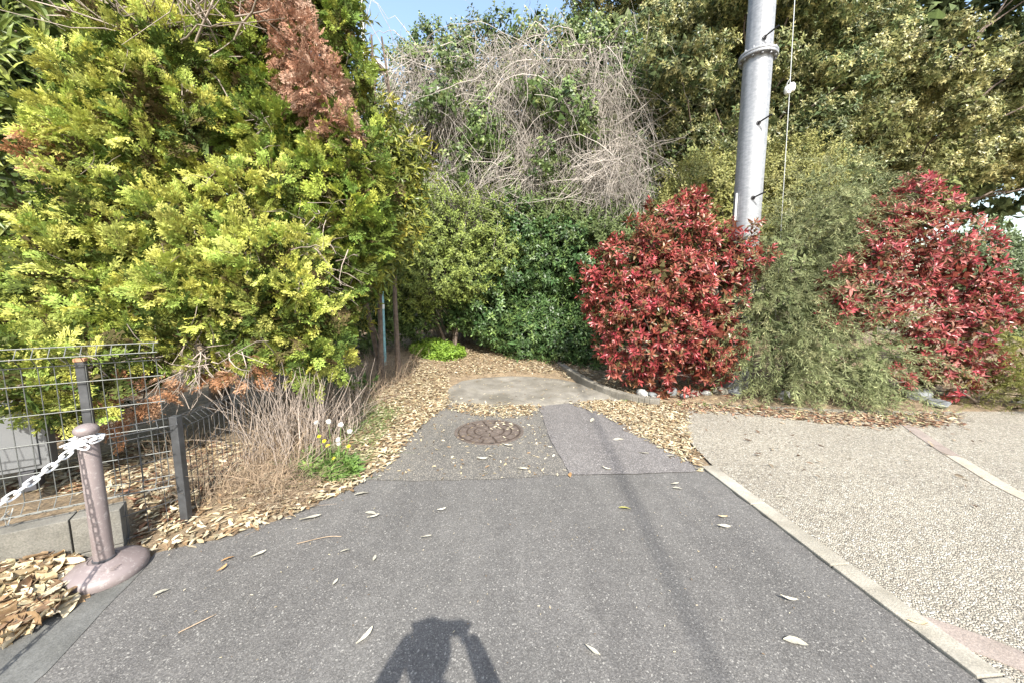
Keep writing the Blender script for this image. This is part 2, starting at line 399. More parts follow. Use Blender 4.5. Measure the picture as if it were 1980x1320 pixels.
tag(mobj('concrete_crossing', me), kind='structure', label='humped concrete slab between the manhole and the leaf covered path')
mb = MB(); kp = catmull([G(1066, 694, 0.12), G(1105, 722, 0.10), G(1160, 752, 0.06), G(1225, 772, 0.03), G(1275, 780, 0.02)], 5)
for a, b in zip(kp, kp[1:]):
    mid = (a + b) / 2; L = np.linalg.norm(b - a); mb.box((mid[0], mid[1], mid[2] - 0.01), (L * 1.06, 0.11, 0.16), math.atan2(b[1] - a[1], b[0] - a[0]))
tag(mb.build('path_kerb', M['slab'], bevel=0.012), kind='structure', label='low concrete kerb curving from the path to the red shrub')

# right hand paving, kerb strip and inlaid stones
pav_poly = [tuple(along(KX0, -0.02, 0.115)), tuple(along(KX0, 7.0, 0.115)), (14, -4.5), (14, 5.6), (3.0, 5.6), G(1330, 790)[:2], G(1310, 830)[:2]]
paving = tag(sheet('paving', pav_poly, 0.006, M['paving'], wob=0), kind='structure', label='tan resin bound gravel paving right of the lane')
kerb = empty('kerb_strip', (0, 0, 0)); tag(kerb, kind='structure', label='pale concrete edging strip between the lane and the tan paving')
t = 0.0; rk = random.Random(5)
while t < 6.0:
    L = 0.60; a = along(KX0, t + 0.004, 0.057); b = along(KX0, t + L - 0.004, 0.057); mid = (a + b) / 2
    mb = MB().box((mid[0], mid[1], -0.038 + rk.uniform(-0.002, 0.002)), (L - 0.008, 0.112, 0.104), math.atan2(kd[1], kd[0]))
    mb.build('edging_block', M['kerb'], kerb, bevel=0.006); t += L
def ribbon(pts, w, name, seed):
    rng = random.Random(seed); c = catmull(pts, 24)[:, :2]; d = np.concatenate([[0], np.cumsum(np.linalg.norm(np.diff(c, axis=0), axis=1))])
    s = 0.0; e = 0.07; 
    def at(q): return np.array([np.interp(q, d, c[:, 0]), np.interp(q, d, c[:, 1])])
    while s < d[-1] - 0.1:
        L = rng.uniform(0.22, 0.42); s2 = min(s + L, d[-1]); side = []; other = []
        sk = rng.uniform(-0.03, 0.03)
        for q in np.linspace(s + 0.006, s2 - 0.006, 4):
            p = at(q); tt = at(q + 0.02) - at(q - 0.02); tt /= np.linalg.norm(tt) + 1e-9; nn = np.array([-tt[1], tt[0]])
            side.append(p + nn * w / 2 + tt * sk); other.append(p - nn * w / 2 - tt * sk)
        sheet('inlay_stone', side + other[::-1], 0.0105, M['stone_pink'] if rng.random() < 0.62 else M['stone_cream'], paving, thick=0.03)
        s = s2
ribbon([G(1745, 815), G(1790, 848), G(1880, 905), G(1980, 962), G(2150, 1030)], 0.11, 'r', 3)
ribbon([G(1775, 1208), G(1850, 1232), G(1930, 1262), G(2040, 1310), G(2250, 1420)], 0.135, 'r', 9)

# ------------------------------------------------------------------ foliage engine
def unit(v): return v / (np.linalg.norm(v, axis=-1, keepdims=True) + 1e-9)
def leaf(L, w, lod, droop=0.25, fold=0.25):
    """leaf in local coordinates: grows along +Y, face towards +Z"""
    if lod == 0:
        s = [(0, 0.0), (0.33, 1.0), (0.70, 0.8), (1.0, 0.0)]; V = [(0, 0, 0)]
        for (t, ww) in s[1:3]:
            z = -droop * t * t * L
            V += [(-w / 2 * ww, t * L, z + fold * w * ww * 0.5), (0, t * L, z), (w / 2 * ww, t * L, z + fold * w * ww * 0.5)]
        V.append((0, L * 0.98, -droop * L))
        F = [(0, 2, 1), (0, 3, 2), (1, 2, 5), (1, 5, 4), (2, 3, 6), (2, 6, 5), (4, 5, 7), (5, 6, 7)]
    elif lod == 1:
        V = [(0, 0, 0), (-w / 2, L * 0.45, fold * w * 0.5 - droop * L * 0.2), (0, L * 0.5, -droop * L * 0.25), (w / 2, L * 0.45, fold * w * 0.5 - droop * L * 0.2), (0, L, -droop * L)]
        F = [(0, 2, 1), (0, 3, 2), (1, 2, 4), (2, 3, 4)]
    else:
        V = [(0, 0, 0), (-w / 2, L * 0.48, fold * w * 0.5), (w / 2, L * 0.48, fold * w * 0.5), (0, L, -droop * L)]
        F = [(0, 2, 1), (1, 2, 3)]
    return np.array(V, float), np.array(F)
def leaf_hi(L, w, droop, curl, bend, seed=0):
    """finely shaped dry leaf: curled across, arched and bent sideways"""
    g = np.random.default_rng(seed); V = []; F = []; ns, nc = 8, 5; tw = g.normal(0, 0.5)
    for i in range(ns):
        t = i / (ns - 1); ww = w * max(0.015, math.sin(math.pi * min(1, t * 0.96 + 0.02)) ** 0.75) * (1 + 0.08 * g.normal())
        for k in range(nc):
            u = k / (nc - 1) * 2 - 1; x = u * ww / 2; z = curl * w * u * u + droop * L * (t - 0.5) ** 2 * 2 + 0.01 * L * g.normal(); a = tw * (t - 0.5); V.append((x * math.cos(a) + bend * L * (t - 0.5) ** 2, (t - 0.5) * L, z + x * math.sin(a)))
    for i in range(ns - 1):
        for k in range(nc - 1):
            a = i * nc + k; F += [(a, a + 1, a + nc + 1), (a, a + nc + 1, a + nc)]
    return np.array(V), np.array(F)
def rot_axis(ax, a):
    return np.array(Matrix.Rotation(a, 3, Vector(ax)))
def rosette(n, axis, L, w, a0, a1, lod=1, droop=0.25, fold=0.3, seed=0, size=(1.0, 0.7), stem=0.004):
    """a leafy shoot growing along +Y"""
    rng = np.random.default_rng(seed); V = []; F = []; T = []; k = 0
    for i in range(n):
        f = i / max(1, n - 1); v, fa = leaf(L * (size[0] + (size[1] - size[0]) * f) * rng.uniform(0.8, 1.15), w * (size[0] + (size[1] - size[0]) * f) * rng.uniform(0.85, 1.1), lod, droop * rng.uniform(0.5, 1.5), fold)
        ang = math.radians(a0 + (a1 - a0) * f + rng.uniform(-12, 12)); ph = i * 2.4 + rng.uniform(-0.4, 0.4)
        R = rot_axis((0, 1, 0), ph) @ rot_axis((1, 0, 0), -ang)
        v = v @ rot_axis((0, 1, 0), rng.uniform(-0.5, 0.5)).T
        V.append(v @ R.T + np.array([0, axis * f, 0])); F.append(fa + k); k += len(v)
        T.append(np.full(len(v), np.clip(f * 0.8 + rng.uniform(-0.2, 0.4), 0, 1)))
    if stem:
        v, f = tube([(0, -axis * 0.6, 0), (0, axis, 0)], [stem, stem * 0.5], 3, False)
        f = np.array([(a, b, c) for a, b, c, d in f] + [(a, c, d) for a, b, c, d in f]); V.append(v); F.append(f + k); T.append(np.full(len(v), 0.0))
    return np.concatenate(V), np.concatenate(F), np.concatenate(T)
def thuja_spray(seed, n=10, sub=8, wf=0.05, ks=1.0):
    """flat feathery fan of scaly branchlets along +Y, about one unit long"""
    rng = np.random.default_rng(seed); V = []; F = []; T = []; k = 0
    def finger(p, d, L, w, t0):
        nonlocal k
        d = d / np.linalg.norm(d); s = np.cross(d, (0, 0, 1.0)); s /= np.linalg.norm(s) + 1e-9
        z = np.array([0, 0, rng.normal(0, 0.02)]); e = p + d * L
        if rng.random() < 0.6: V.append(np.array([p, e - s * w / 2 + z, e + s * w / 2 - z]))
        else: V.append(np.array([p - s * w / 2, e + z, p + s * w / 2]))
        F.append(np.array([(0, 2, 1)]) + k); k += 3; T.append(np.array([t0, t0 + 0.35, t0 + 0.35]))
    for i in range(n):
        f = (i + 0.5) / n; sd = -1 if i % 2 else 1
        p = np.array([0, f * 0.72, -0.18 * f * f + 0.05 * f]); an = math.radians(rng.uniform(26, 46)) * sd
        L = (0.46 - 0.22 * f) * rng.uniform(0.85, 1.2); d = np.array([math.sin(an), math.cos(an), rng.uniform(-0.35, 0.05)]); d /= np.linalg.norm(d)
        for j in range(sub):
            g = 0.12 + 0.88 * j / sub; s2 = -1 if j % 2 else 1; a2 = an + s2 * math.radians(rng.uniform(18, 42))
            finger(p + d * L * g + np.array([0, 0, -0.10 * g * g * L]), np.array([math.sin(a2), math.cos(a2), rng.uniform(-0.4, 0.2)]), ks * 0.16 * (1.1 - 0.35 * g) * rng.uniform(0.8, 1.25), wf * (1.1 - 0.3 * g), 0.2 + 0.35 * f + 0.45 * g)
    for j in range(6):
        an = math.radians(rng.uniform(-35, 35)); finger(np.array([0, 0.62 + 0.05 * j, -0.08 - 0.03 * j]), np.array([math.sin(an), math.cos(an), -0.2]), 0.15, wf, 0.6)
    return np.concatenate(V), np.concatenate(F), np.clip(np.concatenate(T), 0, 1)
def needle_shoot(seed, n=44, L=0.07, curve=0.5, w=0.007):
    """arching twig along +Y, one unit long, set with narrow needles"""
    rng = np.random.default_rng(seed); V = []; F = []; T = []; k = 0
    def pt(f): return np.array([0.06 * math.sin(f * 3 + seed), f, -curve * f * f])
    for i in range(n):
        f = (i + 1) / n; p = pt(f); ph = i * 2.4 + rng.uniform(-0.5, 0.5); a = math.radians(rng.uniform(28, 62)); l = L * rng.uniform(0.7, 1.3) * (1.0 - 0.35 * f)
        ax = unit(pt(f + 0.02) - p); u = unit(np.cross(ax, (0.3, 0.1, 1.0))); q = np.cross(ax, u)
        d = ax * math.cos(a) + (u * math.cos(ph) + q * math.sin(ph)) * math.sin(a); s = unit(np.cross(d, rng.normal(0, 1, 3))) * w / 2
        V.append(np.array([p, p + d * l * 0.5 - s, p + d * l * 0.5 + s, p + d * l])); F.append(np.array([(0, 2, 1), (1, 2, 3)]) + k); k += 4
        T.append(np.full(4, np.clip(f * 0.75 + rng.uniform(-0.15, 0.25), 0, 1)))
    v, f = tube([pt(q) for q in np.linspace(0, 1, 5)], np.linspace(0.006, 0.002, 5), 3, False)
    f = np.array([(a, b, c) for a, b, c, d in f] + [(a, c, d) for a, b, c, d in f]); V.append(v); F.append(f + k); T.append(np.full(len(v), 0.1))
    return np.concatenate(V), np.concatenate(F), np.concatenate(T)

def frames(axis, face, rng, roll=0.4):
    """rotation matrices: local Y along axis, local Z close to face"""
    y = unit(axis); z = face + rng.normal(0, roll, face.shape); z = unit(z - y * (z * y).sum(1, keepdims=True)); x = np.cross(y, z)
    return np.stack([x, y, z], axis=2)
def LB(px, py, Y, rpx, sz=1.0, sy=0.85):
    c = P(px, py, Y); r = rpx / FPX * Y; k = Y / math.hypot(Y, c[0]); return [c[0], c[1], c[2], r * k, r * sy * k, r * sz]
def in_poly(poly, x, y):
    poly = np.asarray(poly, float); inside = np.zeros(len(x), bool); j = len(poly) - 1
    for i in range(len(poly)):
        xi, yi = poly[i]; xj, yj = poly[j]
        c = ((yi > y) != (yj > y)) & (x < (xj - xi) * (y - yi) / (yj - yi + 1e-12) + xi); inside ^= c; j = i
    return inside
def lobes_in(poly, n, r, Y, seed, sy=0.8, sz=0.85, sep=0.34):
    """clumps of foliage spread through an outline, each with its own depth"""
    rng = np.random.default_rng(seed); poly = np.asarray(poly, float); lo, hi = poly.min(0), poly.max(0); out = []; pts = []
    tries = 0
    while len(out) < n and tries < n * 60:
        tries += 1; q = lo + rng.random(2) * (hi - lo)
        if not in_poly(poly, q[:1], q[1:])[0]: continue
        rr = rng.uniform(*r)
        if any((q[0] - a) ** 2 + (q[1] - b) ** 2 < (sep * (rr + c)) ** 2 for a, b, c in pts): continue
        pts.append((q[0], q[1], rr)); out.append(LB(q[0], q[1], rng.uniform(*Y), rr, sz * rng.uniform(0.85, 1.15), sy))
    return out
def clumps(lobes, k, f, seed, push=0.80, flat=0.78):
    """break big lobes into smaller leaf clumps standing out from a shaded core"""
    rng = np.random.default_rng(seed); out = []
    for (cx, cy, cz, rx, ry, rz) in lobes:
        c = np.array([cx, cy, cz]); v = unit(np.array([0, 0, H]) - c); got = []
        for _ in range(200):
            if len(got) >= k: break
            d = unit(rng.normal(0, 1, 3) + v * 0.55)
            if d @ v < -0.25 or any(d @ g > 0.45 for g in got): continue
            got.append(d); s = f * rng.uniform(0.75, 1.25); q = c + d * np.array([rx, ry, rz]) * push * rng.uniform(0.85, 1.2); out.append([*q, rx * s * rng.uniform(0.9, 1.3), ry * s, rz * s * flat])
    return out
def lump(d, rng, k=3.0, n=6):
    w = rng.normal(0, k, (n, 3)); ph = rng.uniform(0, 6.28, n); return np.sin(d @ w.T + ph).sum(1) / math.sqrt(n)

def sample_shoots(lobes, dens, rng, up=0.4, out=1.0, rnd=0.35, inner=0.2, rough=0.16, back=0.22, gap=-1.2, maxn=99999, droop_low=0.0):
    Ls = np.asarray(lobes); Ps, Ax, Nr, Li = [], [], [], []
    for i, (cx, cy, cz, rx, ry, rz) in enumerate(Ls):
        area = 4 * math.pi * (((rx * ry) ** 1.6 + (rx * rz) ** 1.6 + (ry * rz) ** 1.6) / 3) ** (1 / 1.6)
        n = int(area * dens)
        if n < 4: continue
        d = unit(rng.normal(0, 1, (n, 3))); f = 1 + rough * lump(d, rng) + rng.normal(0, 0.05, n)
        ins = rng.random(n) < inner; f = np.where(ins, f * rng.uniform(0.45, 0.85, n), f)
        p = np.array([cx, cy, cz]) + d * np.array([rx, ry, rz]) * f[:, None]
        nr = unit(d / np.array([rx, ry, rz]))
        vis = (nr * unit(np.array([0, 0, H]) - p)).sum(1); keep = (vis > -0.25) | (rng.random(n) < back)
        keep &= (lump(d * 1.0, rng, 4.0) > gap) | (rng.random(n) < 0.15)
        Ps.append(p[keep]); Nr.append(nr[keep]); Li.append(np.full(keep.sum(), i))
    p = np.concatenate(Ps); nr = np.concatenate(Nr); li = np.concatenate(Li)
    inside = np.zeros(len(p), bool)
    for i, (cx, cy, cz, rx, ry, rz) in enumerate(Ls):
        q = (((p - [cx, cy, cz]) / [rx, ry, rz]) ** 2).sum(1); inside |= (q < 0.55) & (li != i)
    k = ~inside | (rng.random(len(p)) < 0.2); p, nr, li = p[k], nr[k], li[k]
    if len(p) > maxn:
        s = rng.choice(len(p), maxn, replace=False); p, nr, li = p[s], nr[s], li[s]
    ax = unit(nr * out + np.array([0, 0, up]) + rng.normal(0, rnd, p.shape))
    return p, ax, nr, li
def palette(n, pal, rng, li=None, lobe_var=0.12, var=0.12):
    pal = np.asarray(pal, float); w = rng.random(n)
    c = pal[rng.integers(0, len(pal), n)] * (1 + rng.normal(0, var, (n, 1)))
    if li is not None: lv = 1 + rng.normal(0, lobe_var, (li.max() + 1, 1)); c = c * lv[li]
    return np.clip(c, 0.004, 0.9)
def instance_mesh(name, tm, idx, p, R, s, c0, c1, mat, parent, kind='stuff'):
    VV, FF, CC, n = [], [], [], 0
    for k, (V, F, T) in enumerate(tm):
        m = np.nonzero(idx == k)[0]
        if not len(m): continue
        v = np.einsum('nij,vj->nvi', R[m] * s[m][:, None, None], V) + p[m][:, None, :]
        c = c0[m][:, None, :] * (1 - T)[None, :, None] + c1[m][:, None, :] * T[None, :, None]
        f = F[None] + (np.arange(len(m)) * len(V))[:, None, None] + n
        VV.append(v.reshape(-1, 3)); FF.append(f.reshape(-1, 3)); CC.append(c.reshape(-1, 3)); n += len(m) * len(V)
    o = tri_obj(name, np.concatenate(VV), np.concatenate(FF), mat, np.concatenate(CC), parent)
    if kind: o['kind'] = kind
    return o
TRIS = [0]
def foliage(parent, name, tm, shoots, scale, pal0, pal1, mat, rng, parts=0, part_name='leaf_cluster', face_up=0.5, roll=0.4, lobe_var=0.15, var=0.12, axis_fn=None):
    """crown of one plant: the clusters that stand nearest are objects of their own, the rest one mesh"""
    p, ax, nr, li = shoots; n = len(p)
    R = frames(ax, nr * (1 - face_up) + np.array([0, 0, face_up]) * 1.2, rng, roll); s = rng.uniform(scale[0], scale[1], n); idx = rng.integers(0, len(tm), n)
    c0 = palette(n, pal0, rng, li, lobe_var, var); c1 = palette(n, pal1, rng, li, lobe_var, var)
    sel = np.zeros(n, bool)
    if parts:
        u, v, dep = proj(p); ok = (u > 5) & (u < 1975) & (v > 5) & (v < 1315)
        cell = (u // 22).astype(int) * 1000 + (v // 22).astype(int); order = np.argsort(dep); seen = set(); cand = []
        for i in order:
            if ok[i] and cell[i] not in seen: seen.add(cell[i]); cand.append(i)
        cand = np.array(cand, int)
        if len(cand) > parts: cand = rng.choice(cand, parts, replace=False)
        sel[cand] = True
    k = ~sel
    crown = instance_mesh(name, tm, idx[k], p[k], R[k], s[k], c0[k], c1[k], mat, parent)
    TRIS[0] += len(crown.data.polygons)
    if parts:
        off = np.array(parent.location); cache = {}
        for i in np.nonzero(sel)[0]:
            q = int(rng.integers(0, 5)); key = (int(idx[i]), q)
            if key not in cache:
                V, F, T = tm[idx[i]]; cc = c0[i][None] * (1 - T)[:, None] + c1[i][None] * T[:, None]
                cache[key] = tri_mesh(part_name, V, F, mat, cc)
            o = bpy.data.objects.new(part_name, cache[key]); COL.objects.link(o); o.parent = crown
            m = np.eye(4); m[:3, :3] = R[i] * s[i]; m[:3, 3] = p[i] - off; o.matrix_local = Matrix(m.tolist())
    return crown
def limb(parent, a, b, r0, r1, rng, mat='bark', name='branch', sag=0.12, n=6, sides=6):
    a = np.asarray(a, float); b = np.asarray(b, float); L = np.linalg.norm(b - a); t = np.linspace(0, 1, n)[:, None]
    pts = a + (b - a) * t + rng.normal(0, 0.035 * L, (n, 3)) * np.sin(t * math.pi); pts[:, 2] += np.sin(t[:, 0] * math.pi) * sag * L * 0.5
    V, F = tube(pts, np.linspace(r0, r1, n), sides); return MB().add(V, F).build(name, M[mat], parent, smooth=True)
def twigs(parent, name, p, ax, L, r, rng, mat, n_pts=5, wig=0.25, fork=True):
    lp, lr = [], []
    for a, d in zip(p, ax):
        l = rng.uniform(*L); pts = [a]; dd = d.copy()
        for k in range(n_pts - 1): dd = unit(dd + rng.normal(0, wig, 3)); pts.append(pts[-1] + dd * l / (n_pts - 1))
        rr = rng.uniform(*r); lp.append(np.array(pts)); lr.append(np.linspace(rr, rr * 0.35, n_pts))
        if fork and rng.random() < 0.6:
            d2 = unit(dd + rng.normal(0, 0.7, 3)); q = pts[n_pts // 2]; lp.append(np.array([q + d2 * l * 0.5 * t for t in np.linspace(0, 1, 4)])); lr.append(np.linspace(rr * 0.6, rr * 0.25, 4))
    V, F = strands(lp, lr); o = tri_obj(name, V, F, M[mat], None, parent, smooth=True); o['kind'] = 'stuff'; TRIS[0] += len(F); return o

TM = {}
TM['thuja'] = [thuja_spray(s, 11, 8, 0.055) for s in range(6)]
TM['thuja_core'] = [thuja_spray(s + 40, 8, 6, 0.075, 1.15) for s in range(5)]
TM['core'] = [rosette(6, 0.25, 0.34, 0.17, 85, 35, 2, 0.3, 0.3, s, (1.0, 0.8), 0) for s in range(5)]
TM['photinia'] = [rosette(9, 0.10, 0.13, 0.042, 78, 22, 0, 0.22, 0.35, s, (1.05, 0.65)) for s in range(6)]
TM['oak'] = [rosette(11, 0.16, 0.15, 0.06, 88, 30, 2, 0.3, 0.35, s, (1.0, 0.8), 0) for s in range(8)]
TM['ivy'] = [rosette(9, 0.22, 0.11, 0.075, 88, 40, 2, 0.3, 0.35, s, (1.0, 0.7), 0) for s in range(8)]
TM['camellia'] = [rosette(10, 0.20, 0.125, 0.05, 78, 30, 2, 0.3, 0.35, s, (1.0, 0.75), 0) for s in range(8)]
TM['long'] = [rosette(8, 0.12, 0.26, 0.055, 80, 30, 0, 0.45, 0.4, s, (1.0, 0.8)) for s in range(6)]
TM['osman'] = [rosette(9, 0.16, 0.16, 0.045, 78, 25, 1, 0.35, 0.35, s, (1.0, 0.75)) for s in range(6)]
TM['small'] = [rosette(13, 0.22, 0.08, 0.032, 78, 35, 2, 0.25, 0.3, s, (1.0, 0.8), 0) for s in range(8)]
TM['needle'] = [needle_shoot(s, 56, 0.13, 0.45, 0.013) for s in range(6)]
TM['weed'] = [rosette(8, 0.02, 0.10, 0.04, 70, 30, 1, 0.4, 0.25, s, (1.0, 0.6), 0) for s in range(5)]
#PLANTS
# ------------------------------------------------------------------ trees and shrubs
def trunk(parent, base, top, r0, r1, rng, n=8, name='trunk'):
    b = np.array(base, float); t_ = np.array(top, float); tt = np.linspace(0, 1, n)[:, None]
    pts = b + (t_ - b) * tt + rng.normal(0, 0.03, (n, 3)) * tt * (1, 1, 0)
    V, F = tube(pts, np.linspace(r0, r1, n) * (1 + 0.35 * np.exp(-np.linspace(0, 1, n) * 9)), 10); MB().add(V, F).build(name, M['bark'], parent, smooth=True); return pts
def tree(name, label, cat, base, lobes, tm, dens, scale, pal0, pal1, mat, seed, parts=0, part_name='leaf_cluster', trunk_r=0.12, trunk_top=None, limbs=14, group=None, face_up=0.5, roll=0.4, tw=0, lobe_var=0.15, limb_r=0.03, stems=1, core=None, core_pal=None, clump=None, **kw):
    rng = np.random.default_rng(seed); z0 = float(terrain(base[0], base[1]))
    root = empty(name, (base[0], base[1], z0), label, cat, group); L = np.asarray(lobes); c = L[:, :3].mean(0)
    top = trunk_top if trunk_top is not None else (c[0] * 0.5 + base[0] * 0.5, c[1] * 0.5 + base[1] * 0.5, c[2] * 0.75 + L[:, 2].max() * 0.25)
    st = []
    for k in range(stems):
        o = rng.normal(0, 0.12, 2) if stems > 1 else (0, 0); tp = np.array(top, float) + (rng.normal(0, 0.5, 3) * (1, 0.6, 0.3) if stems > 1 else 0)
        st.append(trunk(root, (base[0] + o[0], base[1] + o[1], z0 - 0.1), tp, trunk_r, trunk_r * 0.3, rng, name='trunk' if stems == 1 else 'stem'))
    for i in rng.permutation(len(L))[:limbs]:
        pts = st[rng.integers(0, len(st))]; h = np.clip((L[i, 2] - z0) * rng.uniform(0.5, 0.8), 0.1, pts[-1, 2] - z0); j = np.argmin(abs(pts[:, 2] - z0 - h)); limb(root, pts[j], L[i, :3], limb_r, limb_r * 0.3, rng)
    if clump: lobes = clumps(lobes, clump[0], clump[1], seed + 5)
    sh = sample_shoots(lobes, dens, rng, **kw)
    if tw:
        k = rng.choice(len(sh[0]), min(tw, len(sh[0])), replace=False); twigs(root, 'twigs', sh[0][k] - sh[2][k] * 0.32, sh[1][k], (0.2, 0.42), (0.003, 0.006), rng, 'twig')
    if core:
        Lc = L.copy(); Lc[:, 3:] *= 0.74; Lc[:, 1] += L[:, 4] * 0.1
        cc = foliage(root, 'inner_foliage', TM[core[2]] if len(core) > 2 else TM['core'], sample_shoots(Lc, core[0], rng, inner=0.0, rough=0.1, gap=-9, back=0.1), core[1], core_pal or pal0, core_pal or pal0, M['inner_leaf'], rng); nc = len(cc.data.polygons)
    cr = foliage(root, 'crown', tm, sh, scale, pal0, pal1, mat, rng, parts, part_name, face_up, roll, lobe_var)
    print('PLANT', name, len(sh[0]), 'shoots', len(cr.data.polygons), 'tris'); return root, rng, sh

# far evergreen mass behind everything
rng = np.random.default_rng(77)
far = lobes_in([(560, 330), (800, 300), (1230, 300), (1450, -60), (1640, -60), (1650, 430), (1640, 560), (300, 640), (-200, 640), (-200, -200), (420, -200), (520, 60)], 46, (90, 150), (12.0, 14.0), 71)
fo = foliage(empty('far_woods', (0, 13, 0)), 'foliage_mass', TM['core'], sample_shoots(far, 9, rng, inner=0.0, back=0.0), (1.6, 2.4), [(0.035, 0.06, 0.02), (0.05, 0.075, 0.03)], [(0.07, 0.10, 0.03)], M['inner_leaf'], rng)
fr = fo.parent; tag(fr, 'dark evergreen wood seen through gaps behind the vine covered trees', 'wood', kind='stuff')

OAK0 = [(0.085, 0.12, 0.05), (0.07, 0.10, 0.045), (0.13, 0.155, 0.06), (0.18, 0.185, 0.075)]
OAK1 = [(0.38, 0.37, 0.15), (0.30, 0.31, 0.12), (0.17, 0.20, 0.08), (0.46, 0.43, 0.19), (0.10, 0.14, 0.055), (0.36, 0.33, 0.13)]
# three evergreen oaks on the right
lo = lobes_in([(1250, 60), (1380, 30), (1500, -160), (1640, -160), (1690, 60), (1680, 250), (1720, 380), (1560, 430), (1330, 400), (1260, 330), (1300, 210)], 46, (40, 80), (8.0, 10.4), 11, sep=0.5, sz=0.75)
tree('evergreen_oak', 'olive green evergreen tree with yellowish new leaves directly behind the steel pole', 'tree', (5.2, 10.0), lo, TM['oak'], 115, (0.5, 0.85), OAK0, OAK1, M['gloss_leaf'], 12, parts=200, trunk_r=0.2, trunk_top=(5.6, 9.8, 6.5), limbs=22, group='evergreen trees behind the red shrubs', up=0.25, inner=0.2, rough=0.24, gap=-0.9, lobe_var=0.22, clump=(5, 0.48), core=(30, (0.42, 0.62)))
lo = lobes_in([(1700, -200), (2250, -200), (2250, 330), (1990, 330), (1900, 290), (1850, 360), (1780, 400), (1700, 340), (1690, 100), (1850, 90), (1900, 40), (1980, 30)], 46, (42, 84), (8.2, 10.6), 13, sep=0.5, sz=0.75)
lo = [l for l in lo if not (P(1815, 0, l[1])[0] < l[0] + l[3] and l[0] - l[3] < P(1960, 0, l[1])[0] and l[2] + l[5] > P(1900, 20, l[1])[2])]
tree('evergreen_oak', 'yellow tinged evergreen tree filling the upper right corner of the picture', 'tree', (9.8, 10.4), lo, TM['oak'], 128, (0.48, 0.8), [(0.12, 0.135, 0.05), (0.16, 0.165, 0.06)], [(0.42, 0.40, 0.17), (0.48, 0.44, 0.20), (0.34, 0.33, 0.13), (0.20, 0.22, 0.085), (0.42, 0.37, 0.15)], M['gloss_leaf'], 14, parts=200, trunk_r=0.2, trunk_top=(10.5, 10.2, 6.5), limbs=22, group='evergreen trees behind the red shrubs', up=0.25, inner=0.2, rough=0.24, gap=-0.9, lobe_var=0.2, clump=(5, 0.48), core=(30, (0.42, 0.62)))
lo = lobes_in([(1790, 290), (1900, 270), (2000, 330), (2010, 400), (1900, 400), (1800, 420)], 5, (24, 36), (11, 12), 17)
lo += lobes_in([(1160, -40), (1200, -200), (1480, -200), (1440, 20), (1340, 60), (1240, 110), (1150, 60)], 16, (45, 75), (11.2, 12.6), 15)
tree('evergreen_oak', 'darker evergreen tree standing behind the vines left of the steel pole top', 'tree', (4.6, 12.4), lo, TM['oak'], 36, (0.8, 1.2), OAK0, [(0.22, 0.22, 0.09), (0.14, 0.17, 0.07), (0.30, 0.27, 0.11)], M['leaf'], 16, parts=90, trunk_r=0.2, trunk_top=(4.4, 12.2, 9.5), limbs=20, limb_r=0.05, group='evergreen trees behind the red shrubs', up=0.2, inner=0.3, rough=0.25, gap=-0.6, core=(5, (0.6, 0.95)))

far2 = lobes_in([(1240, 140), (1330, 60), (1480, -80), (1760, -80), (1780, 90), (2200, 130), (2250, 300), (1850, 290), (1760, 420), (1260, 430)], 40, (80, 120), (11.2, 12.2), 78, sep=0.3)
rng = np.random.default_rng(79); foliage(fr, 'foliage_mass', TM['core'], sample_shoots(far2, 11, rng, inner=0.0, back=0.0), (1.0, 1.6), [(0.065, 0.095, 0.045), (0.075, 0.105, 0.05)], [(0.11, 0.14, 0.06)], M['inner_leaf'], rng)
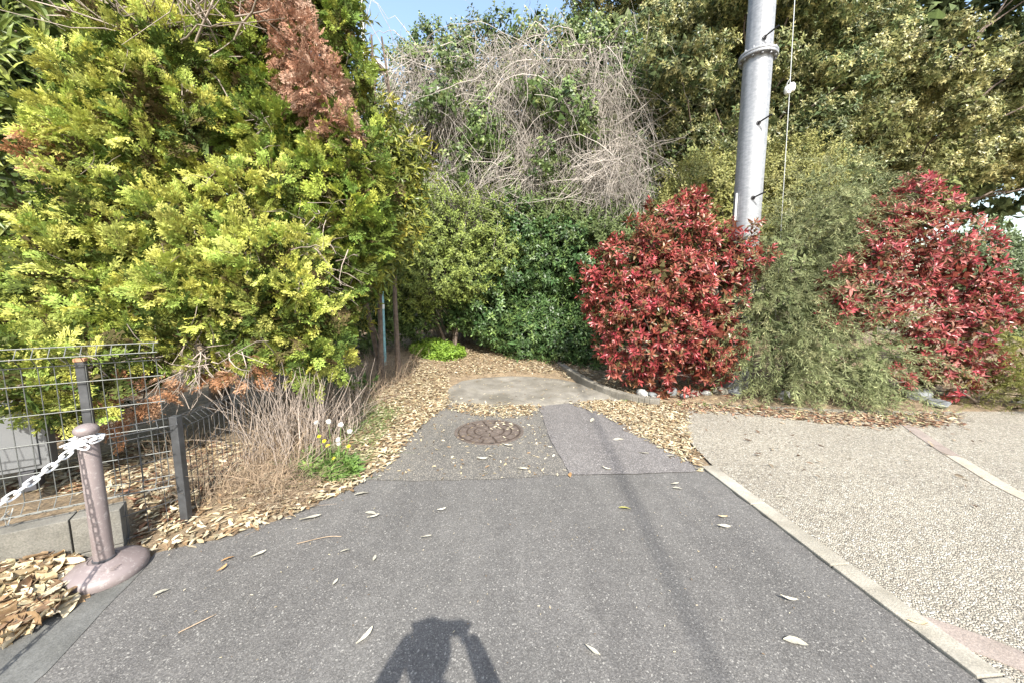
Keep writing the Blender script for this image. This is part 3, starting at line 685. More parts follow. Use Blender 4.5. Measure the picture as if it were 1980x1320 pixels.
# trees smothered in dry vines
IVY0 = [(0.05, 0.085, 0.028), (0.07, 0.11, 0.035), (0.09, 0.125, 0.05)]; IVY1 = [(0.18, 0.25, 0.075), (0.12, 0.18, 0.055), (0.24, 0.28, 0.10)]
def vines(root, rng, n, poly, Y, L, r):
    poly = np.asarray(poly, float); a, b = poly.min(0), poly.max(0); lp, lr = [], []
    def start():
        while True:
            q = a + rng.random(2) * (b - a)
            if in_poly(poly, q[:1], q[1:])[0] and rng.random() < 0.45 + 0.55 * (1 - (q[1] - a[1]) / (b[1] - a[1])): return q
    def strand(q, y0, d, l, down, wig, rr):
        p = P(q[0], q[1], y0); m = max(5, int(l / 0.18)); pts = [p]; cur = rng.normal(0, 0.10)
        for k in range(m):
            d = unit(d + rng.normal(0, wig, 3) * (1, 0.5, 1) + np.array([cur * -d[2], -0.25 * (pts[-1][1] - y0), cur * d[0] - down]))
            pts.append(pts[-1] + d * l / m)
        pts = np.array(pts); pts[:, 2] = np.maximum(pts[:, 2], 0.3); u = 990 + pts[:, 0] * FPX / np.maximum(pts[:, 1], 1)
        zt = P(q[0], 64, y0)[2] + 0.22 * np.sin(u / 23.0) + 0.15 * np.sin(u / 9.0 + 1) + 0.15 * rng.random(); ov = pts[:, 2] > zt; pts[ov, 2] = zt[ov] - (pts[ov, 2] - zt[ov]) * 0.8
        lp.append(pts); lr.append(np.linspace(rr, rr * 0.5, len(pts)))
    while len(lp) < n * 0.68:                      # bundles that hang down together
        q = start(); y0 = rng.uniform(*Y); drift = rng.normal(0, 0.35); wd_ = rng.uniform(8, 30); ll = rng.uniform(*L)
        for _ in range(int(rng.integers(8, 26))):
            strand(q + rng.normal(0, 1, 2) * (wd_, wd_ * 0.6), y0 + rng.normal(0, 0.12), unit(np.array([drift + rng.normal(0, 0.4), rng.normal(0, 0.15), -0.7 + rng.normal(0, 0.5)])), ll * rng.uniform(0.4, 1.2), 0.16, 0.15, r[0] + (r[1] - r[0]) * rng.random() ** 2.2)
    while len(lp) < n:                             # loose loops
        strand(start(), rng.uniform(*Y), unit(np.array([rng.normal(0, 0.9), rng.normal(0, 0.2), rng.normal(-0.1, 0.7)])), rng.uniform(0.5, 1.6), 0.08, 0.2, r[0] + (r[1] - r[0]) * rng.random() ** 3)
    V, F = strands(lp, lr); o = tri_obj('dry_vines', V, F, M['vine'], None, root, smooth=True); o['kind'] = 'stuff'; TRIS[0] += len(F); return o
vl = [(752, 100), (800, 72), (880, 78), (1000, 66), (1010, 200), (1010, 420), (830, 430), (800, 330), (770, 200)]
root, rg, sh = tree('vine_covered_tree', 'tree buried under grey dry vines and ivy beside the street lamp head', 'tree', (-1.3, 9.9), lobes_in([(780, 120), (980, 90), (1000, 430), (830, 440), (800, 320)], 24, (42, 68), (9.0, 9.7), 21) + lobes_in([(820, 160), (990, 160), (990, 400), (850, 400)], 8, (24, 42), (8.3, 8.7), 121) + [LB(850, 190, 7.95, 30), LB(930, 255, 7.95, 26), LB(880, 115, 8.0, 20), LB(890, 320, 7.9, 24)] + [LB(845, 80, 8.8, 16, 1.3), LB(965, 62, 8.8, 18, 1.4), LB(800, 84, 8.8, 12, 1.2)], TM['ivy'], 58, (0.8, 1.1), IVY0, IVY1, M['gloss_leaf'], 22, parts=120, trunk_r=0.16, trunk_top=(-1.2, 9.8, 7.0), limbs=10, group='trees covered in dry vines', up=0.0, inner=0.2, gap=-0.6, lobe_var=0.25, core=(14, (0.5, 0.8)))
vines(root, rg, 1600, vl, (8.0, 8.9), (0.7, 2.2), (0.003, 0.011))
vr = [(985, 66), (1060, 50), (1120, 66), (1200, 90), (1240, 160), (1262, 300), (1240, 410), (1100, 400), (1000, 420)]
root, rg, sh = tree('vine_covered_tree', 'tree draped in a dense curtain of grey dry vines left of the first red shrub', 'tree', (1.6, 10.0), lobes_in([(1010, 100), (1090, 80), (1210, 130), (1230, 400), (1010, 430)], 24, (42, 68), (9.0, 9.7), 23) + lobes_in([(1020, 200), (1130, 180), (1150, 300), (1040, 300)], 6, (24, 42), (8.3, 8.7), 123) + [LB(1100, 210, 7.95, 32), LB(1135, 240, 7.95, 22), LB(1030, 170, 8.0, 20), LB(1060, 310, 7.9, 26)] + [LB(1010, 52, 8.8, 16, 1.5), LB(1050, 56, 8.8, 12, 1.8), LB(1088, 62, 8.8, 15, 1.4), LB(1120, 80, 8.9, 24)], TM['ivy'], 58, (0.8, 1.1), IVY0, IVY1, M['gloss_leaf'], 24, parts=120, trunk_r=0.16, trunk_top=(1.5, 9.8, 7.4), limbs=10, group='trees covered in dry vines', up=0.0, inner=0.2, gap=-0.6, lobe_var=0.25, core=(14, (0.5, 0.8)))
vines(root, rg, 2000, vr, (8.0, 8.9), (0.7, 2.4), (0.003, 0.011))
vines(root, rg, 260, [(1130, 290), (1250, 280), (1262, 400), (1140, 400)], (7.6, 8.0), (0.5, 1.3), (0.003, 0.01))
vines(root, rg, 220, [(815, 330), (900, 300), (980, 320), (980, 420), (830, 430)], (7.5, 7.9), (0.4, 1.1), (0.003, 0.009))
rg = np.random.default_rng(31)
# shrub belt below the vines
root, rg, sh = tree('leafy_shrub', 'light green loose shrub behind the green weed patch', 'shrub', (-1.3, 8.1), [LB(800, 470, 7.6, 60), LB(860, 455, 7.7, 62), LB(925, 440, 7.8, 55), LB(840, 530, 7.5, 55), LB(790, 560, 7.5, 48), LB(900, 520, 7.7, 50), LB(960, 490, 7.8, 42), LB(820, 400, 8.0, 45), LB(760, 500, 7.6, 45)], TM['small'], 130, (0.8, 1.2), [(0.10, 0.14, 0.04), (0.14, 0.17, 0.06)], [(0.28, 0.34, 0.08), (0.20, 0.26, 0.06)], M['leaf'], 42, parts=150, trunk_r=0.035, stems=4, limbs=6, up=0.3, gap=-0.6, tw=160, core=(24, (0.35, 0.6)))
lp = []
for k in range(46):
    a = P(825 + rg.normal(0, 14), 560 + rg.uniform(-60, 20), 7.35 + rg.uniform(-.15, .15)); b = G(835 + rg.normal(0, 38), 668 + rg.uniform(-6, 6), 0.12); m_ = (a + b) / 2 + rg.normal(0, 0.12, 3); lp.append(catmull([a, m_, b], 5))
V, F = strands(lp, [np.linspace(0.008, 0.012, len(q)) for q in lp]); o = tri_obj('bare_stems', V, F, M['vine'], None, root, smooth=True); o['kind'] = 'stuff'
tree('glossy_shrub', 'dark green glossy shrub at the end of the leaf covered path', 'shrub', (0.9, 8.9), lobes_in([(930, 470), (1020, 430), (1120, 430), (1160, 520), (1150, 680), (1050, 670), (960, 640), (900, 620), (890, 540)], 26, (38, 62), (7.9, 8.7), 43) + [LB(1100, 670, 7.6, 45), LB(1020, 655, 7.8, 40), LB(1160, 690, 7.4, 42), LB(950, 600, 8.0, 45)], TM['camellia'], 100, (0.75, 1.1), [(0.03, 0.065, 0.022), (0.045, 0.085, 0.03)], [(0.085, 0.15, 0.045), (0.06, 0.11, 0.035), (0.14, 0.21, 0.06)], M['gloss_leaf'], 44, parts=200, trunk_r=0.04, stems=4, limbs=8, up=0.15, gap=-0.8, core=(22, (0.45, 0.7)))
tree('leafy_shrub', 'grey green fine leaved shrub between the vine curtain and the first red shrub', 'shrub', (2.3, 8.6), [LB(1180, 465, 8.0, 50), LB(1120, 440, 8.3, 46), LB(1210, 490, 7.9, 50), LB(1250, 440, 8.2, 42), LB(1060, 425, 8.4, 44), LB(1000, 420, 8.4, 40), LB(1080, 370, 8.5, 34)], TM['small'], 110, (0.9, 1.3), [(0.07, 0.10, 0.035), (0.09, 0.12, 0.045)], [(0.17, 0.22, 0.075), (0.13, 0.17, 0.06)], M['leaf'], 46, parts=120, trunk_r=0.04, stems=3, limbs=5, up=0.3, gap=-0.7, tw=120, core=(24, (0.35, 0.6)))
tree('leafy_shrub', 'yellowish green bushy shrub right behind the steel pole', 'shrub', (4.6, 7.6), [LB(1360, 370, 7.4, 60), LB(1310, 420, 7.3, 50), LB(1400, 420, 7.2, 55), LB(1490, 370, 7.4, 65), LB(1530, 420, 7.2, 60), LB(1560, 340, 7.6, 55), LB(1460, 470, 7.0, 55)], TM['small'], 150, (0.8, 1.2), [(0.13, 0.14, 0.04), (0.18, 0.17, 0.05)], [(0.33, 0.32, 0.11), (0.25, 0.26, 0.085)], M['leaf'], 48, parts=150, trunk_r=0.04, stems=3, limbs=5, up=0.3, gap=-0.9, tw=60, core=(24, (0.35, 0.6)))
tree('leafy_shrub', 'grey green shrub at the right edge behind the second red shrub', 'shrub', (8.6, 7.0), [LB(1890, 490, 6.7, 50), LB(1960, 505, 6.5, 55), LB(1920, 540, 6.4, 70), LB(2030, 520, 6.4, 70), LB(1850, 520, 6.6, 60), LB(1970, 600, 6.2, 60)], TM['small'], 130, (0.8, 1.2), [(0.07, 0.10, 0.045), (0.09, 0.12, 0.06)], [(0.17, 0.22, 0.10), (0.13, 0.17, 0.075)], M['leaf'], 50, parts=100, trunk_r=0.04, stems=3, limbs=5, up=0.3, gap=-0.9, core=(24, (0.35, 0.6)))

tree('leafy_shrub', 'dark green shrub behind the teal lamp post foot', 'shrub', (-3.0, 8.0), [LB(690, 590, 7.3, 55), LB(640, 590, 7.2, 60), LB(755, 610, 7.5, 42), LB(725, 540, 7.4, 50), LB(795, 620, 7.7, 32), LB(600, 620, 7.2, 60), LB(770, 560, 7.7, 40), LB(700, 640, 7.2, 36), LB(540, 600, 7.2, 70)], TM['camellia'], 90, (0.75, 1.1), [(0.04, 0.07, 0.022), (0.055, 0.09, 0.03)], [(0.11, 0.16, 0.045), (0.08, 0.12, 0.035)], M['leaf'], 70, parts=40, trunk_r=0.04, stems=3, limbs=5, up=0.2, gap=-0.9, core=(22, (0.4, 0.6)))  # dark green leaf colours throughout
# red photinias and the needle leaved shrub
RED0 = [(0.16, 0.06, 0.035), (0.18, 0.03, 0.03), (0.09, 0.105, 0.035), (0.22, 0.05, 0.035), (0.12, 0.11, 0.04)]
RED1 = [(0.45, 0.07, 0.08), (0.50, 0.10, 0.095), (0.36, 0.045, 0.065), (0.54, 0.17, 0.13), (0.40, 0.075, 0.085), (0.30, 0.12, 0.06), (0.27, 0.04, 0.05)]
def pub(px, py, Y, r, sz=1.0): return LB(px, py, Y, r, sz, 0.9)
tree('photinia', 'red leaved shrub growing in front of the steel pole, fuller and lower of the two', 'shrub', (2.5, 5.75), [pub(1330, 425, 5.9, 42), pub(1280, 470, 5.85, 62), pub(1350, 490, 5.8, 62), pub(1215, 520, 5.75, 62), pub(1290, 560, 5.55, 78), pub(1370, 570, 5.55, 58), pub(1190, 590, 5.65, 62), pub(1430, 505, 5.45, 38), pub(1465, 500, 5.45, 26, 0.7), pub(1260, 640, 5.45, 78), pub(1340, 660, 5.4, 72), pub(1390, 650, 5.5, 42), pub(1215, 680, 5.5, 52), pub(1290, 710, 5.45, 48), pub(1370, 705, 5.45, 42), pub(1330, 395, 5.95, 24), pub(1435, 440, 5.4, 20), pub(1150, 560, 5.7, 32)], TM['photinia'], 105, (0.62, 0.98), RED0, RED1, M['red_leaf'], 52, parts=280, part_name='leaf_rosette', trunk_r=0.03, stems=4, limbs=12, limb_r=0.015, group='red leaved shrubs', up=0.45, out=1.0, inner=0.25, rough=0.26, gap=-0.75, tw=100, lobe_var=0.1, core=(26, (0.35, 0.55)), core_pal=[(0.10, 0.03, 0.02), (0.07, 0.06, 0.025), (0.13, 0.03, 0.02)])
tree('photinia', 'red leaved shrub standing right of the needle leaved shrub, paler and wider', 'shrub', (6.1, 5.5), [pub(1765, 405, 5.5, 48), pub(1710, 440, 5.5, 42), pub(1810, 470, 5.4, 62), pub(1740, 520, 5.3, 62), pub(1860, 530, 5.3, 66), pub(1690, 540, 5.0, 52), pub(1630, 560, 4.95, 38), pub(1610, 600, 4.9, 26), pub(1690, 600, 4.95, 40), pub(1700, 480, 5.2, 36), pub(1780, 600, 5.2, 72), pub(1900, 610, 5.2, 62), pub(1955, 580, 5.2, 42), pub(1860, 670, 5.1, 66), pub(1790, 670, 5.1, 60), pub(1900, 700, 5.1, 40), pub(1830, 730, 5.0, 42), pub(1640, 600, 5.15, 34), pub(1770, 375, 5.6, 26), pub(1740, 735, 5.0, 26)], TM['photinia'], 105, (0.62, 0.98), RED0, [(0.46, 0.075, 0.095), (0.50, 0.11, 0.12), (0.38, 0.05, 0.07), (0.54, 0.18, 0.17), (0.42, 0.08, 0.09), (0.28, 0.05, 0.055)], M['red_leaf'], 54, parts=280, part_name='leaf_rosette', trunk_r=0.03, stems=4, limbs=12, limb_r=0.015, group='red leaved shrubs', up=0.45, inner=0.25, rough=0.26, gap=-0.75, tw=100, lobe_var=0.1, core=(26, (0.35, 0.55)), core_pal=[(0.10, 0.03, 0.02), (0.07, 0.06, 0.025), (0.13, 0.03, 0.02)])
NE0 = [(0.12, 0.145, 0.065), (0.15, 0.165, 0.08)]; NE1 = [(0.33, 0.36, 0.17), (0.26, 0.30, 0.13), (0.40, 0.40, 0.20)]
tree('needle_shrub', 'grey green needle leaved shrub arching between the two red shrubs', 'shrub', (4.3, 5.6), [LB(1520, 520, 5.6, 70), LB(1580, 450, 5.8, 75), LB(1640, 420, 5.9, 60), LB(1500, 610, 5.3, 72), LB(1570, 600, 5.4, 70), LB(1500, 690, 5.15, 68), LB(1580, 690, 5.1, 76), LB(1660, 700, 4.95, 66), LB(1530, 750, 5.0, 42), LB(1640, 750, 4.85, 44), LB(1720, 735, 4.85, 44), LB(1620, 490, 5.8, 50), LB(1610, 370, 6.1, 48), LB(1700, 690, 4.85, 42), LB(1480, 560, 5.4, 45)], TM['needle'], 85, (0.42, 0.78), NE0, NE1, M['leaf'], 56, parts=260, part_name='needle_twig', trunk_r=0.03, stems=5, limbs=12, limb_r=0.014, up=-0.25, out=0.9, rnd=0.45, inner=0.3, rough=0.25, face_up=0.9, gap=-1.0, tw=90, core=(22, (0.35, 0.55)))
tree('needle_shrub', 'low yellow green needle leaved shrub at the right edge beside the tan paving', 'shrub', (6.6, 5.0), [LB(1945, 690, 4.85, 50), LB(1960, 750, 4.7, 42), LB(2020, 700, 4.8, 60), LB(1880, 770, 4.75, 26), LB(2010, 770, 4.6, 40)], TM['needle'], 120, (0.35, 0.6), [(0.11, 0.115, 0.03), (0.14, 0.14, 0.04)], [(0.25, 0.25, 0.06), (0.20, 0.21, 0.05)], M['leaf'], 58, parts=90, part_name='needle_twig', trunk_r=0.02, stems=3, limbs=4, limb_r=0.012, up=0.0, rnd=0.45, inner=0.3, face_up=0.9, core=(25, (0.3, 0.5)))

# conifers on the left
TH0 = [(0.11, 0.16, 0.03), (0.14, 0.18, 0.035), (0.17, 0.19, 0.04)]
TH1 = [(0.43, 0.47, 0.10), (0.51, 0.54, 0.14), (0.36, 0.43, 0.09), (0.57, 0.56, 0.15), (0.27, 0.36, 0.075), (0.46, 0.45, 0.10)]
def th(px, py, Y, r, sz=1.0): return LB(px, py, Y, r, sz, 0.9)
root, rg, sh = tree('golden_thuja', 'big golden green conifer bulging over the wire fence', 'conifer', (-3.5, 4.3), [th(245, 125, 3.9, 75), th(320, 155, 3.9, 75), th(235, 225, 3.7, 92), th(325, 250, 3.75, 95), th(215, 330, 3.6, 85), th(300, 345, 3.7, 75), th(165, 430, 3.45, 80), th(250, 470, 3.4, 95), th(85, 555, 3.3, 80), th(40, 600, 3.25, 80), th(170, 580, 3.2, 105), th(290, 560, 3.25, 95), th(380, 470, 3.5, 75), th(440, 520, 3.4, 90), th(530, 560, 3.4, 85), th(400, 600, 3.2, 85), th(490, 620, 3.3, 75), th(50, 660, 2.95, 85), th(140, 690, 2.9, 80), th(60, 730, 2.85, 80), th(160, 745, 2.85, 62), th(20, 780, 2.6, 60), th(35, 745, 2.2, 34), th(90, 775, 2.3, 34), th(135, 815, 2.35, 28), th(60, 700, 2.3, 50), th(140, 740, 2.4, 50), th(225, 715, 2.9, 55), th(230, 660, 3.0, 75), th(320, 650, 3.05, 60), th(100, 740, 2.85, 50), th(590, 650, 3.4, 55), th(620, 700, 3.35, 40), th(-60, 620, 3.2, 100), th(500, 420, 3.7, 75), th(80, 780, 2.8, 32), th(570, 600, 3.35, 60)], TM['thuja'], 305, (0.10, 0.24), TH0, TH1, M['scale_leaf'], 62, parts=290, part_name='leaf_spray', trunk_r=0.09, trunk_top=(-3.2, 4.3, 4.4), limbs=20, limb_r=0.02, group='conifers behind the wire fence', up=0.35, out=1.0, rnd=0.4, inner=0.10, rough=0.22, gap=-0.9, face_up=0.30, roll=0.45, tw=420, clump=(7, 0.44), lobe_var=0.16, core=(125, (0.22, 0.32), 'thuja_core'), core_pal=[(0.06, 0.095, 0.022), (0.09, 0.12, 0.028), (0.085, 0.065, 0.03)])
DEAD0 = [(0.20, 0.10, 0.065), (0.26, 0.13, 0.085)]; DEAD1 = [(0.44, 0.27, 0.19), (0.38, 0.21, 0.14), (0.52, 0.36, 0.27)]
def dead(root, lobes, dens, seed, d0=DEAD0, d1=DEAD1, parts=40):
    r = np.random.default_rng(seed); c = foliage(root, 'dead_foliage', TM['thuja'], sample_shoots(lobes, dens, r, up=-0.1, rnd=0.5, inner=0.2), (0.12, 0.2), d0, d1, M['dry_leaf'], r, parts, 'dead_spray', 0.3, 0.6); c['label'] = 'withered rust brown foliage'
dead(root, [th(110, 300, 3.45, 36), th(90, 320, 3.4, 26), th(260, 775, 2.75, 30), th(300, 760, 2.8, 30), th(235, 810, 2.7, 26), th(476, 720, 3.05, 28), th(120, 830, 2.6, 20), th(415, 715, 3.1, 14)], 300, 63, [(0.24, 0.11, 0.05), (0.28, 0.13, 0.065)], [(0.42, 0.23, 0.13), (0.36, 0.18, 0.09), (0.46, 0.28, 0.17)])
root, rg, sh = tree('golden_thuja', 'taller green conifer with a withered brown column behind the golden one', 'conifer', (-2.9, 5.1), [th(470, 60, 4.6, 95), th(500, 150, 4.5, 85), th(560, -60, 4.8, 100), th(615, 30, 4.7, 50), th(560, 280, 4.3, 85), th(500, 250, 4.3, 70), th(640, 330, 4.3, 85), th(570, 390, 4.1, 85), th(670, 420, 4.2, 75), th(620, 490, 4.0, 70), th(665, 500, 4.1, 50), th(680, 270, 4.5, 48), th(645, 140, 4.7, 42), th(625, 580, 4.0, 48), th(650, 620, 4.05, 30), th(600, -80, 4.8, 60), th(680, 350, 4.2, 60)], TM['thuja'], 225, (0.11, 0.25), TH0, [(0.20, 0.28, 0.05), (0.28, 0.34, 0.06), (0.13, 0.21, 0.04), (0.36, 0.38, 0.07)], M['scale_leaf'], 64, parts=260, part_name='leaf_spray', trunk_r=0.09, trunk_top=(-2.8, 5.0, 6.3), limbs=14, limb_r=0.02, group='conifers behind the wire fence', up=0.35, rnd=0.4, inner=0.10, rough=0.22, gap=-0.9, face_up=0.30, roll=0.45, tw=260, clump=(7, 0.44), core=(90, (0.24, 0.34), 'thuja_core'), core_pal=[(0.06, 0.095, 0.022), (0.09, 0.12, 0.028), (0.085, 0.065, 0.03)])
dead(root, [th(545, 20, 4.15, 38), th(565, 75, 4.1, 40), th(590, 125, 4.05, 42), th(610, 175, 4.0, 42), th(635, 220, 4.0, 36), th(655, 255, 4.0, 24), th(535, -40, 4.2, 40)], 260, 65, parts=120)

# broad leaved shrubs beside the conifers
LG0 = [(0.055, 0.085, 0.025), (0.075, 0.11, 0.03)]; LG1 = [(0.20, 0.26, 0.05), (0.12, 0.18, 0.04), (0.28, 0.32, 0.07)]
tree('broadleaf_tree', 'dark tree with long drooping glossy leaves in the upper left corner', 'tree', (-6.0, 4.6), [LB(30, 60, 3.9, 70), LB(90, 40, 4.1, 60), LB(20, 180, 3.8, 70), LB(60, 260, 3.9, 60), LB(10, 330, 3.7, 60), LB(30, 430, 3.6, 55), LB(-60, 250, 3.6, 90), LB(-70, 80, 3.8, 90), LB(-40, 450, 3.5, 80), LB(60, -60, 4.1, 90), LB(180, -40, 4.4, 80), LB(300, -90, 4.6, 80)], TM['long'], 48, (0.65, 1.0), LG0, LG1, M['gloss_leaf'], 66, parts=160, part_name='leaf_rosette', trunk_r=0.08, trunk_top=(-5.5, 4.8, 5.2), limbs=10, limb_r=0.025, up=0.25, inner=0.2, rough=0.24, gap=-0.7, core=(12, (0.5, 0.8)))
tree('broadleaf_tree', 'yellow green broad leaved tree between the conifers and the street lamp post', 'tree', (-2.1, 5.9), [LB(668, 85, 5.5, 38), LB(655, 10, 5.6, 40), LB(685, 160, 5.4, 36), LB(720, 240, 5.4, 40), LB(765, 305, 5.3, 44), LB(790, 345, 5.4, 34), LB(740, 340, 5.2, 55), LB(740, 420, 5.2, 55), LB(775, 440, 5.3, 40), LB(710, 495, 5.1, 44), LB(740, 505, 5.2, 34), LB(692, 560, 5.1, 30), LB(676, 615, 5.0, 26), LB(630, -50, 5.7, 50)], TM['osman'], 110, (0.7, 1.1), [(0.10, 0.13, 0.03), (0.13, 0.15, 0.035)], [(0.32, 0.33, 0.05), (0.24, 0.27, 0.045), (0.40, 0.36, 0.06), (0.15, 0.20, 0.04)], M['gloss_leaf'], 68, parts=200, part_name='leaf_rosette', trunk_r=0.04, stems=3, trunk_top=(-2.1, 5.6, 4.8), limbs=10, limb_r=0.016, up=0.3, inner=0.25, rough=0.2, gap=-0.9, core=(28, (0.35, 0.55)))
# bare twigs over the fence and above the conifer
rg = np.random.default_rng(90)
def twig_thing(name, label, n, cx, cy, sx, sy, Y, L, r, seed, mat='twig', dirn=(0, -0.3, -0.6), spread=0.8):
    g = np.random.default_rng(seed); pts = np.array([P(cx + g.normal(0, sx), cy + g.normal(0, sy), Y + g.normal(0, 0.1)) for _ in range(n)])
    rt = empty(name, tuple(pts.mean(0)), label, 'branches'); twigs(rt, 'bare_twigs', pts, unit(np.array(dirn) + g.normal(0, spread, (n, 3))), L, r, g, mat, 7, 0.3)
twig_thing('bare_branches', 'pale leafless twigs hanging out above the corner of the wire fence', 60, 400, 690, 40, 18, 3.0, (0.25, 0.6), (0.004, 0.008), 91)
twig_thing('bare_branches', 'grey leafless branches rising between the conifer tops at the upper edge', 110, 320, 60, 55, 30, 3.9, (0.5, 1.3), (0.005, 0.013), 92, dirn=(0.1, -0.1, 0.7), spread=0.7)
twig_thing('bare_branches', 'tangle of dead inner twigs in the hollow of the conifer beside the light pole', 70, 610, 500, 25, 40, 3.6, (0.25, 0.5), (0.003, 0.007), 93)
# ------------------------------------------------------------------ leaf litter, stalks and weeds
LEAF_T = []
for s in range(12):
    g = np.random.default_rng(s + 300); v, f = leaf(1.0, g.uniform(0.2, 0.40), 0, g.uniform(-0.3, 0.3), g.uniform(-0.3, 0.55)); v[:, 0] += 0.12 * g.normal() * np.sin(v[:, 1] * 3.1); v[:, 1] -= 0.5; LEAF_T.append((v, f, np.clip(v[:, 1] + 0.5, 0, 1)))
LEAF_HI = []
for s in range(12):
    g = np.random.default_rng(s + 900); v, f = leaf_hi(1.0, g.uniform(0.2, 0.42), g.uniform(-0.5, 0.35), g.uniform(-0.45, 0.6), g.normal(0, 0.3), s); LEAF_HI.append((v, f, np.clip(v[:, 1] + 0.5, 0, 1)))
TAN = [(0.45, 0.37, 0.235), (0.53, 0.45, 0.31), (0.37, 0.285, 0.17), (0.60, 0.53, 0.39), (0.27, 0.18, 0.10), (0.48, 0.42, 0.27), (0.20, 0.14, 0.085)]
BRN = [(0.16, 0.085, 0.05), (0.24, 0.13, 0.08), (0.34, 0.20, 0.13), (0.38, 0.27, 0.18), (0.11, 0.06, 0.04)]
SZ = 0.74
def scatter_leaves(name, label, poly, n, size, pal, seed, lift=0.02, tilt=0.17, zf=ground_z, fade=0.0):
    g = np.random.default_rng(seed); poly = np.array([q[:2] for q in poly]); lo, hi = poly.min(0), poly.max(0); pts = np.zeros((0, 2))
    while len(pts) < n:
        q = lo + g.random((n * 2, 2)) * (hi - lo); q = q[in_poly(poly, q[:, 0], q[:, 1])]
        pts = np.vstack([pts, q])
    pts = pts[:n] + g.normal(0, fade, (n, 2)); z = zf(pts[:, 0], pts[:, 1]) + g.uniform(0.003, lift * (1.0 if seed == 406 else 0.6), n); p = np.column_stack([pts, z])
    a = g.uniform(0, 6.28, n); ax = np.column_stack([np.cos(a), np.sin(a), g.normal(0, tilt * 0.5, n)]); up = np.zeros((n, 3)); up[:, 2] = 1
    R = frames(ax, up, g, tilt); c = palette(n, pal, g, None, 0, 0.15); c2 = c * g.uniform(0.8, 1.1, (n, 1))
    s = g.uniform(*size, n) * (1.0 if seed == 406 else SZ) * np.where(g.random(n) < 0.15, 0.55, 1.0); o = instance_mesh(name, LEAF_HI if seed == 406 else LEAF_T, g.integers(0, 12, n), p, R, s, c, c2, M['dry_leaf'], None); o.data.polygons.foreach_set('use_smooth', np.full(len(o.data.polygons), True))
    tag(o, label, 'leaf litter', kind='stuff'); TRIS[0] += len(o.data.polygons); return o
Lq = [G(300, 1066), G(420, 1046), G(560, 1000), G(690, 942), G(768, 888), G(800, 838), G(872, 780), G(868, 735), G(800, 712), G(740, 770), G(690, 830), G(590, 880), G(540, 930), G(420, 985), G(330, 1030)]
scatter_leaves('leaf_litter', 'fallen tan leaves banked along the left edge of the lane', Lq, 6200, (0.05, 0.115), TAN, 401, 0.035, fade=0.02)
scatter_leaves('leaf_litter', 'carpet of dry leaves over the path end in front of the dark shrub', [G(868, 735), G(795, 700), G(830, 664, 0.25), G(900, 650, 0.3), G(1000, 660, 0.3), G(1140, 690, 0.2), G(1230, 740), G(1270, 776), G(1215, 776), G(1150, 745), G(1080, 731), G(980, 727)], 10000, (0.06, 0.12), TAN, 402, 0.045, fade=0.05)
scatter_leaves('leaf_litter', 'drift of pale fallen leaves between the repair patch and the first red shrub', [G(1105, 782), G(1140, 775), G(1290, 776), G(1330, 800), G(1330, 850), G(1358, 912), G(1325, 893), G(1240, 846), G(1170, 803)], 4300, (0.05, 0.105), TAN, 403, 0.035, fade=0.03)
scatter_leaves('leaf_litter', 'narrow band of dry leaves on the joint behind the manhole', [G(868, 792), G(880, 780), G(960, 783), G(1045, 783), G(1035, 800), G(990, 808), G(925, 803)], 1000, (0.05, 0.10), TAN, 404, 0.03, fade=0.05)
scatter_leaves('leaf_litter', 'brown fallen leaves along the edge of the planting bed', [G(1290, 778), G(1420, 784), G(1560, 795), G(1700, 800), G(1860, 800), G(1840, 822), G(1700, 828), G(1560, 815), G(1430, 800), G(1300, 795)], 2300, (0.06, 0.13), BRN + TAN[:3], 405, 0.03, fade=0.05)
scatter_leaves('leaf_litter', 'brown leaves lying under the shrubs of the planting bed', [G(1260, 775), G(1980, 790), (8.5, 7.0), (3.0, 7.4), (1.6, 6.6)], 1800, (0.07, 0.13), BRN + TAN[:2], 412, 0.03)
scatter_leaves('leaf_litter', 'heap of long dry leaves beside the round stanchion base', [G(-160, 1150), G(60, 1108), G(140, 1095), G(150, 1160), G(110, 1195), G(0, 1245), G(-160, 1290)], 1000, (0.08, 0.18), TAN + [(0.62, 0.53, 0.38), (0.26, 0.17, 0.09), (0.20, 0.13, 0.08)], 406, 0.06, 0.2, fade=0.012)  # extra dark browns put shadow between the heaped leaves into the leaf colours
scatter_leaves('leaf_litter', 'dry leaves piled behind the wire mesh past the wall end', [G(262, 1066), G(352, 1030), (-2.15, 3.2), (-3.4, 3.4), (-3.6, 2.4), G(262, 985)], 4500, (0.06, 0.13), TAN + BRN[:2], 407, 0.05)
scatter_leaves('leaf_litter', 'thin scatter of leaf bits over the worn asphalt near the manhole', old_poly, 420, (0.02, 0.075), TAN + [(0.62, 0.55, 0.42)], 408, 0.012, 0.2, zf=lambda x, y: 0.006 + 0 * x)
scatter_leaves('leaf_litter', 'sparse leaf crumbs on the dark asphalt lane', [G(330, 1060), G(700, 935), G(1340, 915), G(1850, 1310), G(200, 1310)], 260, (0.008, 0.022), TAN, 409, 0.006, 0.2)
scatter_leaves('leaf_litter', 'dark dry leaf bits strewn over the tan paving', [G(1300, 800), G(1880, 815), G(1980, 1000), G(1500, 930)], 70, (0.04, 0.11), [(0.10, 0.07, 0.05), (0.16, 0.11, 0.075), (0.3, 0.24, 0.17)], 410, 0.03, 0.5, zf=lambda x, y: 0.008 + 0 * x)
scatter_leaves('leaf_litter', 'pale stray leaves over the gravel verge left of the manhole', [G(560, 960), G(700, 900), G(860, 760), G(780, 730), G(640, 850)], 900, (0.05, 0.10), TAN, 411, 0.05, fade=0.03)

